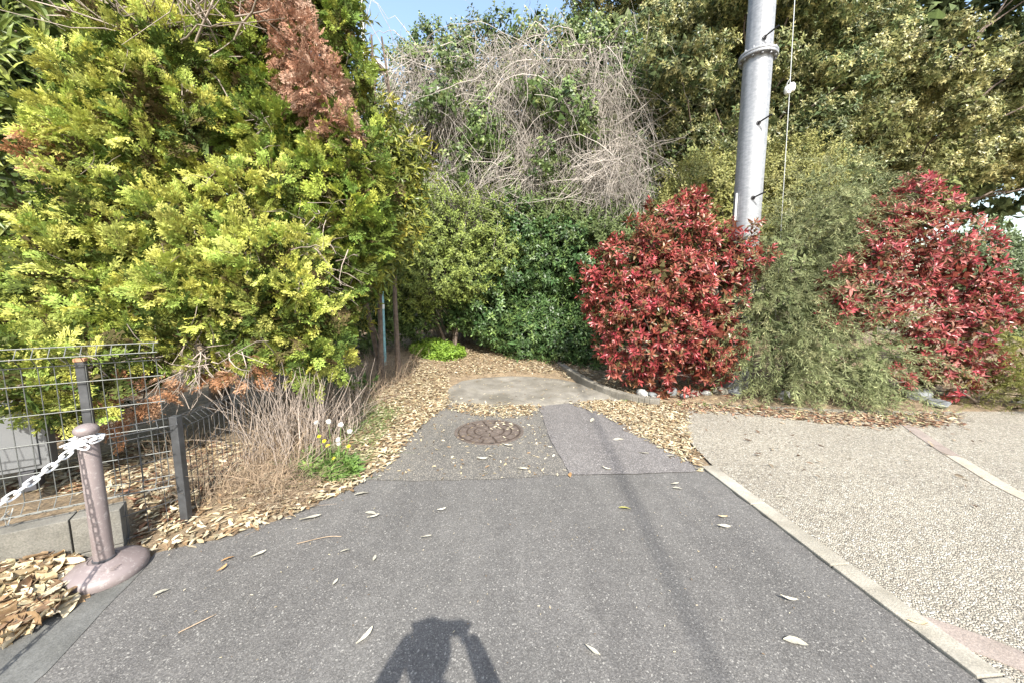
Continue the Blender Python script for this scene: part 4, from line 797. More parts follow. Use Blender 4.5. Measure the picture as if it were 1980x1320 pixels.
scatter_leaves('leaf_litter', 'few leaf bits on the humped concrete slab', sp, 260, (0.03, 0.08), TAN, 413, 0.01, 0.2, zf=lambda x, y: 0.034 + 0.02 * np.maximum(0, y - 5.3))
# single leaves one can point at on the asphalt and paving
LF = [(707, 1230, 40, 62, 'w'), (1146, 1256, -32, 62, 'w'), (1538, 1237, -18, 78, 'w'), (1526, 1157, -15, 58, 'w'), (1400, 1016, 0, 48, 'w'), (1208, 980, -10, 42, 'g'), (854, 984, -5, 34, 'w'), (824, 1036, 0, 40, 'w'), (718, 990, -30, 44, 'w'), (722, 998, 10, 44, 'w'), (1305, 934, 20, 34, 'w'), (1310, 942, -10, 32, 'w'), (494, 1000, 10, 50, 'w'), (500, 1070, 35, 52, 'w'), (312, 1142, 30, 46, 'w'), (55, 1218, 80, 36, 'w'), (600, 1000, 8, 70, 'w'), (1102, 916, 85, 30, 'o'), (932, 886, 5, 40, 'w'), (1145, 812, 70, 34, 'w'), (1195, 848, 5, 40, 'w'), (1172, 905, -30, 36, 'w'), (1245, 875, -25, 34, 'w'), (1298, 880, -15, 32, 'w'), (1398, 998, -4, 34, 't'), (826, 1270, 20, 1, 'x'), (1510, 958, 0, 36, 'w'), (1775, 1204, -10, 62, 't'), (724, 1078, 75, 30, 'w'), (668, 1062, 5, 34, 'w'), (980, 860, -20, 44, 'w'), (1010, 905, 12, 40, 'w'), (700, 952, 10, 52, 'w'), (560, 1052, 0, 1, 'x'), (648, 1124, 60, 26, 'w'), (440, 1078, 20, 40, 'o'), (430, 1098, 60, 34, 'o')]
LEAF_LB = {(707, 1230): 'pale slender leaf on the asphalt left of the photographer shadow', (1146, 1256): 'pale slender leaf on the asphalt right of the photographer shadow', (1538, 1237): 'largest pale leaf on the asphalt near the edging strip, nearest the camera', (1526, 1157): 'pale leaf on the asphalt near the edging strip, behind the largest one', (1400, 1016): 'pale leaf on the asphalt beside a smaller tan leaf', (1208, 980): 'yellow green leaf on the asphalt in front of the repair patch', (854, 984): 'small pale leaf on dark asphalt straight ahead of the manhole', (824, 1036): 'small pale leaf near the centre of the dark asphalt', (718, 990): 'left of two crossing pale leaves on the dark asphalt', (722, 998): 'right of two crossing pale leaves on the dark asphalt', (1305, 934): 'upper of two pale leaves near the corner of the edging strip', (1310, 942): 'lower of two pale leaves near the corner of the edging strip', (494, 1000): 'pale leaf at the litter edge below the dry grass', (500, 1070): 'pale leaf on the asphalt below the corner post', (312, 1142): 'pale leaf on the asphalt right of the round stanchion base', (55, 1218): 'round pale leaf in front of the leaf heap at lower left', (600, 1000): 'long pale leaf at the litter edge below the dandelions', (1102, 916): 'upright orange leaf at the seam below the repair patch', (932, 886): 'pale leaf on worn asphalt just below the manhole', (1145, 812): 'pale leaf at the far end of the repair patch', (1195, 848): 'pale leaf near the right edge of the repair patch', (1172, 905): 'pale leaf at the near seam of the repair patch', (1245, 875): 'pale leaf on the repair patch beside the leaf drift', (1298, 880): 'pale leaf at the right corner of the repair patch', (1398, 998): 'small tan leaf on the asphalt beside a pale leaf', (1510, 958): 'pale leaf on the tan paving near the edging strip', (1775, 1204): 'tan leaf lying on the edging strip by the pink inlay stone', (724, 1078): 'tiny upright pale leaf on the dark asphalt', (668, 1062): 'tiny flat pale leaf on the dark asphalt beside a twig', (980, 860): 'pale leaf on worn asphalt at the lower rim of the manhole', (1010, 905): 'pale leaf on worn asphalt left of the patch seam', (700, 952): 'pale leaf where the worn asphalt meets the litter', (648, 1124): 'tiny slanting pale leaf on the dark asphalt left of centre', (440, 1078): 'upper orange brown leaf on the asphalt right of the stanchion', (430, 1098): 'lower orange brown leaf on the asphalt right of the stanchion'}
lm = {}
for key, c in (('w', (0.50, 0.47, 0.38)), ('g', (0.55, 0.52, 0.16)), ('o', (0.50, 0.30, 0.14)), ('t', (0.46, 0.36, 0.22))):
    for k in range(3):
        v, f = leaf_hi(1.0, 0.26 + 0.07 * k, 0.15 - 0.12 * k, 0.25 - 0.1 * k, 0.25 * (k - 1), k + 40); lm[key, k] = tri_mesh('fallen_leaf', v, f, M['dry_leaf'], np.tile(np.array(c) * (1 - 0.12 * k), (len(v), 1)), True)
for i, (px, py, ang, ln, key) in enumerate(LF):
    if key == 'x': continue
    p = G(px, py, 0.014); dep = np.linalg.norm(p - (0, 0, H)); 
    o = bpy.data.objects.new('fallen_leaf', lm[key, i % 3]); COL.objects.link(o); s = 0.56 * ln / FPX * p[1] * (1.0 if abs(ang) < 40 else 1.25)
    o.location = p; o.scale = (s * 0.9, s, s); o.rotation_euler = (random.Random(i).uniform(-.12, .12), random.Random(i + 50).uniform(-.25, .25), math.radians(ang - 90) + (0.35 if px < 900 else -0.1))
    lb = LEAF_LB.get((px, py)) or {'w': 'pale fallen leaf', 'g': 'yellow green fallen leaf', 'o': 'orange brown fallen leaf', 't': 'tan fallen leaf'}[key] + ' on the lane'
    tag(o, lb, 'leaf', 'single leaves on the lane')
# thin fallen twigs
for i, (a, b, lb) in enumerate([((345, 1222), (418, 1186), 'thin pale twig lying on the asphalt in front of the stanchion'), ((574, 1050), (660, 1036), 'thin pale twig lying on the asphalt left of the lane centre'), ((700, 1052), (668, 1062), 'short twig lying near the left half of the lane')][:2]):
    A, B = G(*a, 0.009), G(*b, 0.009); m_ = (A + B) / 2 + np.array([0.03, 0.02, 0.006])
    tag(MB().tube(catmull([A, m_, B], 5), np.linspace(0.003, 0.0015, 11), 5).build('fallen_twig', M['stalk']), lb, 'twig')

# dry stalks behind the mesh
def stalks(name, label, n, cx, cy, h, r, lean, seed, mat='stalk', cat='dry grass', pal=None):
    g = np.random.default_rng(seed); lp, lr = [], []
    for k in range(n):
        x, y = g.uniform(*cx), g.uniform(*cy); z = float(terrain(x, y)); hh = g.uniform(*h); l = g.normal(0, lean, 2); b = np.array([x, y, z - 0.01])
        lp.append(np.array([b + np.array([l[0] * t * t, l[1] * t * t, hh * t * (1 - 0.18 * t * np.hypot(*l) / max(lean, 1e-3) * 0.3)]) + (g.normal(0, 0.02, 3) * (1, 1, 0.3) if t > 0 else 0) for t in np.linspace(0, 1, 5)])); rr = g.uniform(*r); lr.append(np.linspace(rr, rr * 0.4, 5))
    V, F = strands(lp, lr); o = tri_obj(name, V, F, M[mat], None, None, smooth=True); tag(o, label, cat, kind='stuff'); TRIS[0] += len(F); return o
M['grass'] = simple('green_grass', (0.12, 0.19, 0.05), 0.6, var=0.35, scale=5)
stalks('dry_stalks', 'upright dead brown stalks crowded behind the low mesh fence', 380, (-2.15, -1.6), (2.75, 3.9), (0.3, 0.85), (0.0025, 0.006), 0.14, 501, 'twig')
stalks('dry_stalks', 'straw coloured dry stems in front of the conifer foot', 220, (-2.1, -1.6), (2.4, 3.3), (0.12, 0.45), (0.0015, 0.0035), 0.2, 502)
stalks('dry_grass', 'flattened dry grass between the mesh corner and the dandelions', 900, (-2.0, -1.45), (2.35, 3.1), (0.04, 0.17), (0.001, 0.0025), 0.10, 503)
stalks('dry_grass', 'dry brown grass around the foot of the teal lamp post', 1100, (-2.9, -1.6), (3.6, 6.6), (0.1, 0.5), (0.0015, 0.003), 0.14, 504)
stalks('green_grass', 'thin green grass blades among the dry grass left of the dandelions', 260, (-1.75, -1.3), (2.75, 3.2), (0.05, 0.17), (0.001, 0.002), 0.12, 505, 'grass', 'grass')
stalks('green_grass', 'thin green grass blades around the broad leaved weed', 240, (-1.75, -1.35), (3.4, 4.4), (0.06, 0.22), (0.001, 0.0025), 0.15, 506, 'grass', 'grass')
stalks('dry_grass', 'wisps of dry grass sticking out at the mesh corner post', 120, (-2.35, -2.0), (2.25, 2.55), (0.2, 0.5), (0.001, 0.002), 0.12, 507)

def weeds(name, label, pts, size, pal0, pal1, seed, tm='weed', cat='weed', lift=0.0, parts=True, up=0.6):
    g = np.random.default_rng(seed); n = len(pts); z = terrain(pts[:, 0], pts[:, 1]) + lift * g.random(n); p = np.column_stack([pts, z]); c = p.mean(0)
    rt = empty(name, (c[0], c[1], float(terrain(c[0], c[1]))), label, cat); ax = unit(np.column_stack([g.normal(0, 0.5, n), g.normal(0, 0.5, n), np.full(n, up)])); face = np.tile([0, -0.3, 1.0], (n, 1))
    o = instance_mesh('leaves', TM[tm], g.integers(0, len(TM[tm]), n), p, frames(ax, face, g, 0.6), g.uniform(*size, n), palette(n, pal0, g), palette(n, pal1, g), M['leaf'], rt); TRIS[0] += len(o.data.polygons); return rt
def disc(c, rx, ry, n, seed):
    g = np.random.default_rng(seed); r = np.sqrt(g.random(n)); a = g.random(n) * 6.283; return np.column_stack([c[0] + rx * r * np.cos(a), c[1] + ry * r * np.sin(a)])
W0 = [(0.07, 0.13, 0.03), (0.09, 0.16, 0.04)]; W1 = [(0.17, 0.28, 0.06), (0.13, 0.22, 0.05), (0.24, 0.34, 0.09)]
weeds('weed_patch', 'bright green clover like weed patch on the path below the lamp post', disc(G(848, 704, 0.05), 0.55, 0.55, 900, 601), (0.7, 1.2), [(0.13, 0.22, 0.03)], [(0.26, 0.38, 0.05), (0.20, 0.32, 0.045)], 602, lift=0.12)
weeds('broadleaf_weed', 'dark green broad leaved weed seedling between dry grass and lane', disc(G(665, 768, 0.1), 0.16, 0.16, 26, 603), (1.0, 1.8), W0, [(0.10, 0.17, 0.05)], 604, 'camellia', lift=0.08)
dc = G(636, 915); dand = weeds('dandelion', 'dandelion clump with yellow flowers and white seed heads at the lane edge', disc(dc, 0.24, 0.14, 150, 605), (0.6, 1.15), W0, W1, 606, lift=0.07, cat='dandelion')
def stem_to(root, head, r=0.0025):
    b = np.array([head[0] * 0.6 + dc[0] * 0.4, head[1] * 0.6 + dc[1] * 0.4, terrain(head[0], head[1])]); MB().tube(catmull([b, (b + head) / 2 + np.array([0.01, 0, 0.02]), head], 4), r, 5).build('flower_stem', M['grass'], root)
g = np.random.default_rng(610)
for (px, py) in [(617, 843), (627, 852), (634, 861), (674, 862), (645, 886)]:
    p = P(px, py, dc[1] + 0.02); stem_to(dand, p); V, F, k = [], [], 0
    for ring, (el, L) in enumerate(((10, 0.019), (35, 0.016), (60, 0.012))):
        for j in range(12):
            a = j * 0.5236 + ring * 0.26; v, f = leaf(L, 0.007, 2, 0.1, 0.1); R = rot_axis((0, 0, 1), a) @ rot_axis((1, 0, 0), math.radians(el)); V.append(v @ R.T @ rot_axis((1, 0, 0), 0.5).T + p); F.append(f + k); k += len(v)
    tri_obj('yellow_flower', np.concatenate(V), np.concatenate(F), M['yellow'], None, dand)
for (px, py) in [(612, 816), (635, 814), (659, 820), (676, 833), (654, 849), (655, 856)]:
    p = P(px, py, dc[1] + 0.03); stem_to(dand, p); lp = []
    for j in range(110):
        d = unit(g.normal(0, 1, 3)); lp.append(np.array([p + d * 0.003, p + d * 0.016]))
        for q in range(3): lp.append(np.array([p + d * 0.015, p + d * 0.017 + g.normal(0, 0.003, 3)]))
    V, F = strands(lp, [np.full(2, 0.0007)] * len(lp)); sh_ = tri_obj('seed_head', V, F, M['puff'], None, dand); MB().lathe([(0.001, -0.006), (0.006, 0), (0.001, 0.006)], p, 8).build('seed_core', M['puff'], dand)
weeds('weed_tuft', 'small green weeds at the feet of the first red shrub stones', np.column_stack([np.linspace(1.5, 3.3, 40) + g.normal(0, .1, 40), bed_edge(np.linspace(1.5, 3.3, 40)) + g.normal(0.05, 0.06, 40)]), (0.4, 0.8), W0, [(0.2, 0.24, 0.08)], 612)

# stones along the planting bed
def rock(p, s, mat, label, seed):
    g = np.random.default_rng(seed); bm = bmesh.new(); bmesh.ops.create_icosphere(bm, subdivisions=3, radius=1.0); w = g.normal(0, 1.6, (5, 3)); ph = g.uniform(0, 6, 5); cut = unit(g.normal(0, 1, (6, 3)))
    for v in bm.verts:
        d = np.array(v.co); r = 1 + 0.10 * np.sin(w @ d + ph).sum() * 0.7
        for c in cut:
            q = d @ c
            if q * r > 0.72: r = 0.72 / q
        v.co = Vector(d * r * np.array(s))
    me = bpy.data.meshes.new('stone'); bm.to_mesh(me); bm.free(); me.materials.append(M[mat]); o = mobj('stone', me); o.location = (p[0], p[1], float(ground_z(p[0], p[1])) + s[2] * 0.45); o.rotation_euler = (0, 0, g.uniform(0, 6)); tag(o, label, 'stone', 'stones edging the planting bed')
RK = [(1243, 762, .10, .07, 'rock', 'leftmost grey stone under the first red shrub'), (1262, 765, .08, .055, 'blue_rock', 'small blue grey stone second from left under the first red shrub'), (1300, 762, .09, .08, 'blue_rock', 'upright blue grey stone under the middle of the first red shrub'), (1322, 768, .07, .045, 'rock', 'small flat grey stone just right of the upright one'), (1342, 766, .10, .06, 'pale_rock', 'rounded pale stone under the first red shrub'), (1366, 764, .08, .05, 'rock', 'grey stone between the two palest stones'), (1392, 762, .12, .075, 'pale_rock', 'largest cream stone left of the steel pole foot'), (1422, 764, .12, .09, 'blue_rock', 'blue grey stone block at the foot of the steel pole'), (1516, 772, .12, .08, 'rock', 'dark grey stone half hidden under the needle leaved shrub'), (1772, 772, .20, .11, 'blue_rock', 'big blue grey rock under the second red shrub'), (1812, 784, .17, .06, 'blue_rock', 'flat blue grey slab in front of the second red shrub'), (1972, 782, .10, .07, 'rock', 'grey stone at the right edge of the planting bed')]
for i, (px, py, w, hh, mt, lb) in enumerate(RK): rock(G(px, py, 0.02), (w, w * 0.75, hh), mt, lb, 700 + i)

# ------------------------------------------------------------------ manhole
mc = G(946, 834); RM = 0.375
mh = empty('manhole_cover', (mc[0], mc[1], 0.0), 'round rusty iron manhole cover in the worn asphalt', 'manhole')
MB().lathe([(RM * 1.0, -0.02), (RM, 0.009), (RM * 0.93, 0.0095), (RM * 0.93, -0.02)], (0, 0, 0), 64).build('frame_ring', M['iron'], mh, local=False)
lidm = MB().lathe([(RM * 0.915, -0.02), (RM * 0.915, 0.006), (0.001, 0.0062)], (0, 0, 0), 64).build('lid', M['iron_dark'], mh, local=False)
def arcseg(r0, r1, a0, a1, z0, z1, k=6):
    A = np.linspace(a0, a1, k); V = []
    for z in (z0, z1):
        for r in (r0, r1): V += [(r * math.cos(a), r * math.sin(a), z) for a in A]
    F = []
    for i in range(k - 1): F += [(2 * k + i, 3 * k + i, 3 * k + i + 1, 2 * k + i + 1), (k + i, k + i + 1, 3 * k + i + 1, 3 * k + i), (i + 1, i, 2 * k + i, 2 * k + i + 1)]
    F += [(0, k, 3 * k, 2 * k), (2 * k - 1, k - 1, 3 * k - 1, 4 * k - 1)]; return V, F
for (r0, r1, n, off) in ((0.12, 0.40, 8, 0.2), (0.46, 0.62, 10, 0.0), (0.67, 0.86, 14, 0.1)):
    for i in range(n):
        a0 = 2 * math.pi * i / n + off; a1 = a0 + 2 * math.pi / n * 0.82; V, F = arcseg(RM * r0, RM * r1, a0, a1, 0.004, 0.0115); MB().add(V, F).build('raised_pad', M['iron'], lidm, local=False)
        am = (a0 + a1) / 2; rm = RM * (r0 + r1) / 2; MB().lathe([(0.016, 0.010), (0.013, 0.0145), (0.001, 0.015)], (rm * math.cos(am), rm * math.sin(am), 0), 8).build('raised_boss', M['iron'], lidm, local=False)
MB().lathe([(RM * 0.08, 0.004), (RM * 0.07, 0.013), (0.001, 0.0135)], (0, 0, 0), 16).build('raised_centre', M['iron'], lidm, local=False)
MB().box((0.05, -RM * 0.90, 0.0085), (0.03, 0.02, 0.006)).build('key_slot', M['bolt'], lidm, local=False)
scatter_leaves('leaf_litter', 'pale leaf bits lying on the right half of the manhole cover', [mc + (0, 0.05, 0), mc + (0.3, 0.0, 0), mc + (0.25, 0.25, 0), mc + (0.08, 0.3, 0)], 26, (0.04, 0.08), [(0.6, 0.53, 0.38)], 415, 0.006, 0.15, zf=lambda x, y: 0.016 + 0 * x)

# ------------------------------------------------------------------ low wall and wire fence
W0_, W1_ = G(0, 1130)[:2], G(243, 1067)[:2]; wd = (W1_ - W0_) / np.linalg.norm(W1_ - W0_); wnorm = np.array([-wd[1], wd[0]])
wr = math.atan2(wd[1], wd[0]); WT = 0.12
wall = empty('low_wall', (W1_[0], W1_[1], 0), 'low grey concrete block wall carrying the wire fence', 'wall')
def wpt(s, off, z): q = W1_ - wd * s + wnorm * off; return np.array([q[0], q[1], z])
for course, (z0, z1, sh0) in enumerate(((-0.12, 0.055, 0.0), (0.058, 0.262, 0.2))):
    s = 0.0; first = True
    while s < 3.0:
        L = 0.395 - (sh0 if first and course else 0); first = False
        c = wpt(s + L / 2, WT / 2, (z0 + z1) / 2)
        MB().box(c, (L - 0.004, WT - (0.006 if course else 0), z1 - z0), wr).build('block', M['concrete'], wall, bevel=0.005); s += L + 0.003
FO = 0.075
def ray_plane(px, py, off):
    d = ray(px, py); n = wnorm; o = W1_ + wnorm * off; s = (o @ n) / (d[:2] @ n); q = d * s; return (W1_ - q[:2]) @ wd, H + q[2]
sR, zTop = ray_plane(298, 662, FO); sP, zP = ray_plane(150, 698, FO)
fa = empty('wire_fence', (W1_[0], W1_[1], 0.26), 'dark wire mesh fence panel standing on the low block wall', 'fence')
ztop, zbot = zTop, 0.31; sL = 3.0
sv = sR
while sv < sL:
    pts = [wpt(sv, FO, zbot), wpt(sv, FO - 0.05, zbot + 0.025), wpt(sv, FO, zbot + 0.07), wpt(sv, FO, ztop - 0.10), wpt(sv, FO - 0.05, ztop - 0.05), wpt(sv, FO - 0.01, ztop)]
    MB().tube(pts, 0.0023, 6).build('vertical_wire', M['fence'], fa, smooth=True); sv += 0.057
zs = [(zbot, FO), (zbot + 0.025, FO - 0.05), (zbot + 0.07, FO), (ztop - 0.10, FO), (ztop - 0.05, FO - 0.05), (ztop, FO - 0.01)] + [(z, FO) for z in np.arange(zbot + 0.22, ztop - 0.15, 0.155)]
for z, off in zs: MB().tube([wpt(sR - 0.02, off - 0.004, z), wpt(sL, off - 0.004, z)], 0.0028, 6).build('horizontal_wire', M['fence'], fa, smooth=True)
for k, sp_ in enumerate((sP, sP + 1.0)):
    c = wpt(sp_, FO + 0.035, 0)
    po = MB().box((c[0], c[1], (zP + 0.2) / 2), (0.036, 0.045, zP - 0.2), wr).build('fence_post', M['post'], fa, bevel=0.004)
    cap = MB().box((c[0] - fa.location.x, c[1] - fa.location.y, zP + 0.004 - fa.location.z), (0.042, 0.052, 0.016), wr).build('post_cap', M['rust'], po, local=False); cap['label'] = 'rusty top of the fence post'
    for zz in (0.40, 0.72):
        q = wpt(sp_, FO + 0.008, zz) - np.array(fa.location); MB().lathe([(0.009, -0.004), (0.009, 0.004), (0.003, 0.008)], q, 10).build('clamp_bolt', M['fence'], po, local=False)
# lower mesh from the wall end round the corner post
cp = G(362, 1012, 0.02); ctop = 0.73
fb = empty('wire_fence', (cp[0], cp[1], 0.0), 'lower dark mesh fence turning the corner into the dead stalks', 'fence')
MB().box((cp[0], cp[1], ctop / 2), (0.045, 0.045, ctop), 0.1).build('corner_post', M['post'], fb, bevel=0.004)
A = wpt(0.02, 0.03, 0); B = np.array([cp[0], cp[1], 0]); Cc = np.array([-2.24, 3.75, 0])
for (a, b, tg) in ((A, B, 0), (B, Cc, 1)):
    d = b - a; L = np.linalg.norm(d); d /= L; n_ = np.array([-d[1], d[0], 0]) * (1 if tg else -1)
    s = 0.03
    while s < L:
        q = a + d * s; z0 = float(terrain(q[0], q[1])) * tg
        MB().tube([q + (0, 0, z0 + 0.02), q + (0, 0, ctop - 0.09), q + n_ * 0.045 + (0, 0, ctop - 0.045), q + (0, 0, ctop - 0.005)], 0.002, 6).build('vertical_wire', M['post'], fb, smooth=True); s += 0.05 if tg else 0.085
    for z, off in [(ctop - 0.09, 0), (ctop - 0.045, 0.045), (ctop - 0.005, 0)] + [(z, 0) for z in np.arange(0.06, ctop - 0.15, 0.14)]:
        MB().tube([a + n_ * off + (0, 0, z), b + n_ * off + (0, 0, z)], 0.0023, 6).build('horizontal_wire', M['post'], fb, smooth=True)
# clips and loose wire ends at the bottom of the fence
for k in range(7):
    q = wpt(0.42 + k * 0.045, FO, 0.31); g = np.random.default_rng(800 + k)
    MB().tube(catmull([q, q + (g.normal(0, .02), -0.03, 0.04), q + (g.normal(0, .03), -0.02, -0.03), q + (g.normal(0, .03), 0.01, 0.05)], 5), 0.003, 5).build('wire_clip', M['wire'], fa, smooth=True)
# grey cabinet behind the fence
cb = wpt(1.05, 0.42, 0.2); cab = empty('utility_cabinet', tuple(cb), 'plain grey metal cabinet standing behind the wire fence', 'cabinet', rz=0.0)
def cbox(s, off, z, size, name, mat, parent=cab, bev=0.004):
    q = wpt(s, off, z); o = MB().box(q - np.array(cab.location), size, wr + 0.06).build(name, M[mat], parent, bevel=bev, local=False); return o
sC, zC = ray_plane(74, 800, 0.72); sB, zB = ray_plane(0, 772, 0.72)
ctopz = zB; cw = 0.9
body = cbox(sC + cw / 2, 0.72 + 0.08, (ctopz + 0.34) / 2, (cw, 0.14, ctopz - 0.34), 'body', 'greybox')
cbox(sC + cw / 2 - 0.012, 0.72 + 0.005, (ctopz + 0.34) / 2, (cw - 0.09, 0.012, ctopz - 0.40), 'front_panel', 'greybox')
cbox(sC - 0.006, 0.72 + 0.07, (ctopz + 0.33) / 2, (0.012, 0.13, ctopz - 0.35), 'side_trim', 'greybox')
for ss in (sC + 0.1, sC + cw - 0.1): cbox(ss, 0.72 + 0.08, 0.27, (0.07, 0.13, 0.13), 'foot', 'darkbox')

# ------------------------------------------------------------------ chain stanchions and chain
bc = G(206, 1108)
def stanchion(c, label):
    st = empty('chain_stanchion', (c[0], c[1], 0.004), label, 'stanchion', 'plastic chain stanchions')
    MB().lathe([(0.165, 0.0), (0.168, 0.012), (0.166, 0.035), (0.150, 0.052), (0.115, 0.068), (0.075, 0.082), (0.062, 0.088), (0.060, 0.083), (0.001, 0.083)], (0, 0, 0), 48).build('base', M['taupe'], st, smooth=True, local=False)
    MB().lathe([(0.040, 0.084), (0.0395, 0.16), (0.0385, 0.72), (0.036, 0.728), (0.026, 0.735)], (0, 0, 0), 32).build('post', M['taupe'], st, smooth=True, local=False)
    MB().lathe([(0.045, 0.083), (0.045, 0.092), (0.041, 0.094)], (0, 0, 0), 32).build('collar', M['darkbox'], st, smooth=True, local=False)
    prof = [(0.024, 0.733), (0.026, 0.748)] + [(0.047 * math.cos(a), 0.783 + 0.034 * math.sin(a)) for a in np.linspace(-0.95, 1.53, 14)]
    MB().lathe(prof, (0, 0, 0), 32).build('knob', M['taupe'], st, smooth=True, local=False)
    return st
s1 = stanchion(bc, 'taupe plastic chain stanchion with round base beside the low wall')
# moulded label area and leaf on the base
lb_ = MB()
for k in range(5): lb_.box((0.085, -0.075 + 0.012 * k, 0.0735 - 0.0015 * abs(k - 2)), (0.075 - 0.004 * k, 0.003, 0.003), 0.35)
lb_.build('moulded_text_bars', M['taupe'], s1, local=False)
s2p = np.array([-1.62, -0.32, 0.0]); stanchion(s2p, 'second taupe chain stanchion beside the photographer, carrying the near chain end')
LK = 0.062; lw = 0.0042
def link_mesh():
    a = np.linspace(0, 2 * math.pi, 20, endpoint=False); hl, hw = LK / 2 - 0.010, 0.0125; pts = []
    for t in a:
        x = math.cos(t); y = math.sin(t); pts.append((hw * y, (hl - 0.002) * np.sign(x) * min(1, abs(x) * 1.6) + 0.010 * x, 0))
    pts.append(pts[0]); pts.append(pts[1]); mb = MB().tube(pts, lw, 8, False); me = mb.mesh('link', M['chain'], True); return me
lme = link_mesh()
ca = np.array([bc[0] - 0.0, bc[1] - 0.045, 0.725]); cb_ = np.array([s2p[0], s2p[1] + 0.045, 0.725]); span = cb_ - ca
ts = np.linspace(0, 1, 400); curve = ca + span * ts[:, None]; curve[:, 2] -= 0.17 * 4 * ts * (1 - ts)
dd = np.concatenate([[0], np.cumsum(np.linalg.norm(np.diff(curve, axis=0), axis=1))]); chain = empty('plastic_chain', tuple(ca), 'white plastic chain hanging from the taupe stanchion', 'chain')
pitch = LK - 0.017; nl = int(dd[-1] / pitch)
def place_link(p, d, roll):
    o = bpy.data.objects.new('link', lme); COL.objects.link(o); o.parent = chain; y = unit(d); z = np.array([math.sin(roll), 0, math.cos(roll)]); z = unit(z - y * (z @ y)); x = np.cross(y, z); m = np.eye(4); m[:3, :3] = np.stack([x, y, z], 1); m[:3, 3] = p - np.array(chain.location); o.matrix_local = Matrix(m.tolist())
for i in range(nl):
    s = (i + 0.5) * pitch; p = np.array([np.interp(s, dd, curve[:, k]) for k in range(3)]); q = np.array([np.interp(s + 0.01, dd, curve[:, k]) for k in range(3)]); place_link(p, q - p, 0.78 if i % 2 else -0.78)
for i in range(9):                                  # wraps round the neck of the stanchion
    a = i * 2 * math.pi / 9; p = np.array([bc[0] + 0.045 * math.cos(a), bc[1] + 0.045 * math.sin(a), 0.738 + 0.006 * (i % 3)]); place_link(p, np.array([-math.sin(a), math.cos(a), 0.1]), 0.0 if i % 2 else 1.4)
for i in range(4): place_link(ca + np.array([0.022 * (i - 1.5), -0.012, 0.012 - 0.012 * (i % 2)]), np.array([1, 0.2, 0.4 - 0.3 * i]), 0.6 * i)

# ------------------------------------------------------------------ steel pole
PB = P(1423, 700, 5.75); px_, py_ = PB[0], PB[1]
pole = empty('steel_pole', (px_, py_, 0.0), 'galvanised steel utility pole rising behind the first red shrub', 'pole')
zf = P(1468, 112, py_)[2]; RP = 0.178
MB().lathe([(RP * 1.05, -0.3), (RP * 1.03, zf - 0.035)], (0, 0, 0), 48).build('lower_section', M['galv'], pole, smooth=True, local=False)
MB().lathe([(RP * 0.97, zf + 0.03), (RP * 0.80, zf + 6.0)], (0, 0, 0), 48).build('upper_section', M['galv'], pole, smooth=True, local=False)
for z in (zf - 0.02, zf + 0.018): MB().lathe([(RP * 0.9, -0.017), (RP * 1.36, -0.017), (RP * 1.38, -0.012), (RP * 1.38, 0.012), (RP * 1.36, 0.017), (RP * 0.9, 0.017)], (0, 0, z), 48).build('flange', M['galv'], pole, smooth=True, local=False)
for k in range(12):
    a = k * math.pi / 6 + 0.2; q = (RP * 1.2 * math.cos(a), RP * 1.2 * math.sin(a), zf); MB().lathe([(0.017, -0.06), (0.017, -0.04), (0.010, -0.04), (0.010, 0.04), (0.017, 0.04), (0.017, 0.058), (0.009, 0.06), (0.009, 0.075)], q, 6).build('flange_bolt', M['galv'], pole, local=False)
for (bx_, by_) in ((1487, 72), (1465, 238), (1450, 383)):
    z = P(bx_, by_, py_ - RP)[2]; a = math.radians(-101); r = RP * 1.0; d = np.array([math.cos(a), math.sin(a), 0]); d2 = np.array([math.cos(a + 0.9), math.sin(a + 0.9), 0.25])
    b0 = d * (r - 0.03) + (0, 0, z); e = d * (r + 0.16) + np.array([0.11, 0, 0.045]) + (0, 0, z)
    so_ = MB().tube([b0, d * (r + 0.03) + (0, 0, z), e], 0.011, 8).build('step_bolt', M['bolt'], pole, smooth=True, local=False)
    MB().tube([d * (r - 0.005) + (0, 0, z), d * (r + 0.012) + (0, 0, z)], 0.030, 12).build('bolt_ring', M['bolt'], so_, smooth=True, local=False)
zc = P(1412, 395, py_)[2]; MB().tube([(-RP * 1.12, -0.05, zc + 0.14), (-RP * 1.12, -0.05, zc - 0.25)], 0.014, 8).build('conduit', M['white'], pole, smooth=True, local=False)
# guy wire with insulator
ga, gb, gc = P(1539, -40, 6.3), P(1527, 172, 6.3), P(1519, 300, 6.3); gdir = unit(gc - gb); foot = gb + gdir * ((gb[2] - 0.02) / -gdir[2]); gtop = gb + unit(ga - gb) * 5.5
gw = empty('guy_wire', tuple(foot), 'thin steel guy wire with white insulator right of the steel pole', 'wire')
MB().tube([gtop, gb + unit(ga - gb) * 0.07], 0.006, 6).build('upper_wire', M['wire'], gw, smooth=True); MB().tube([gb - unit(ga - gb) * 0.06, foot], 0.006, 6).build('lower_wire', M['wire'], gw, smooth=True)
for sx in (-0.03, 0.03):
    MB().lathe([(0.01, -0.07), (0.035, -0.06), (0.05, -0.03), (0.052, 0.0), (0.05, 0.03), (0.035, 0.06), (0.01, 0.07)], gb + np.array([sx, 0, 0.02 * np.sign(sx)]), 16).build('insulator', M['porcelain'], gw, smooth=True)
MB().tube(catmull([gb + (0, 0, 0.16), gb + (-0.055, -0.01, 0.06), gb + (-0.05, -0.05, -0.03), gb + (0, 0, -0.12)], 5), 0.005, 5).build('wire_loop', M['wire'], gw, smooth=True)

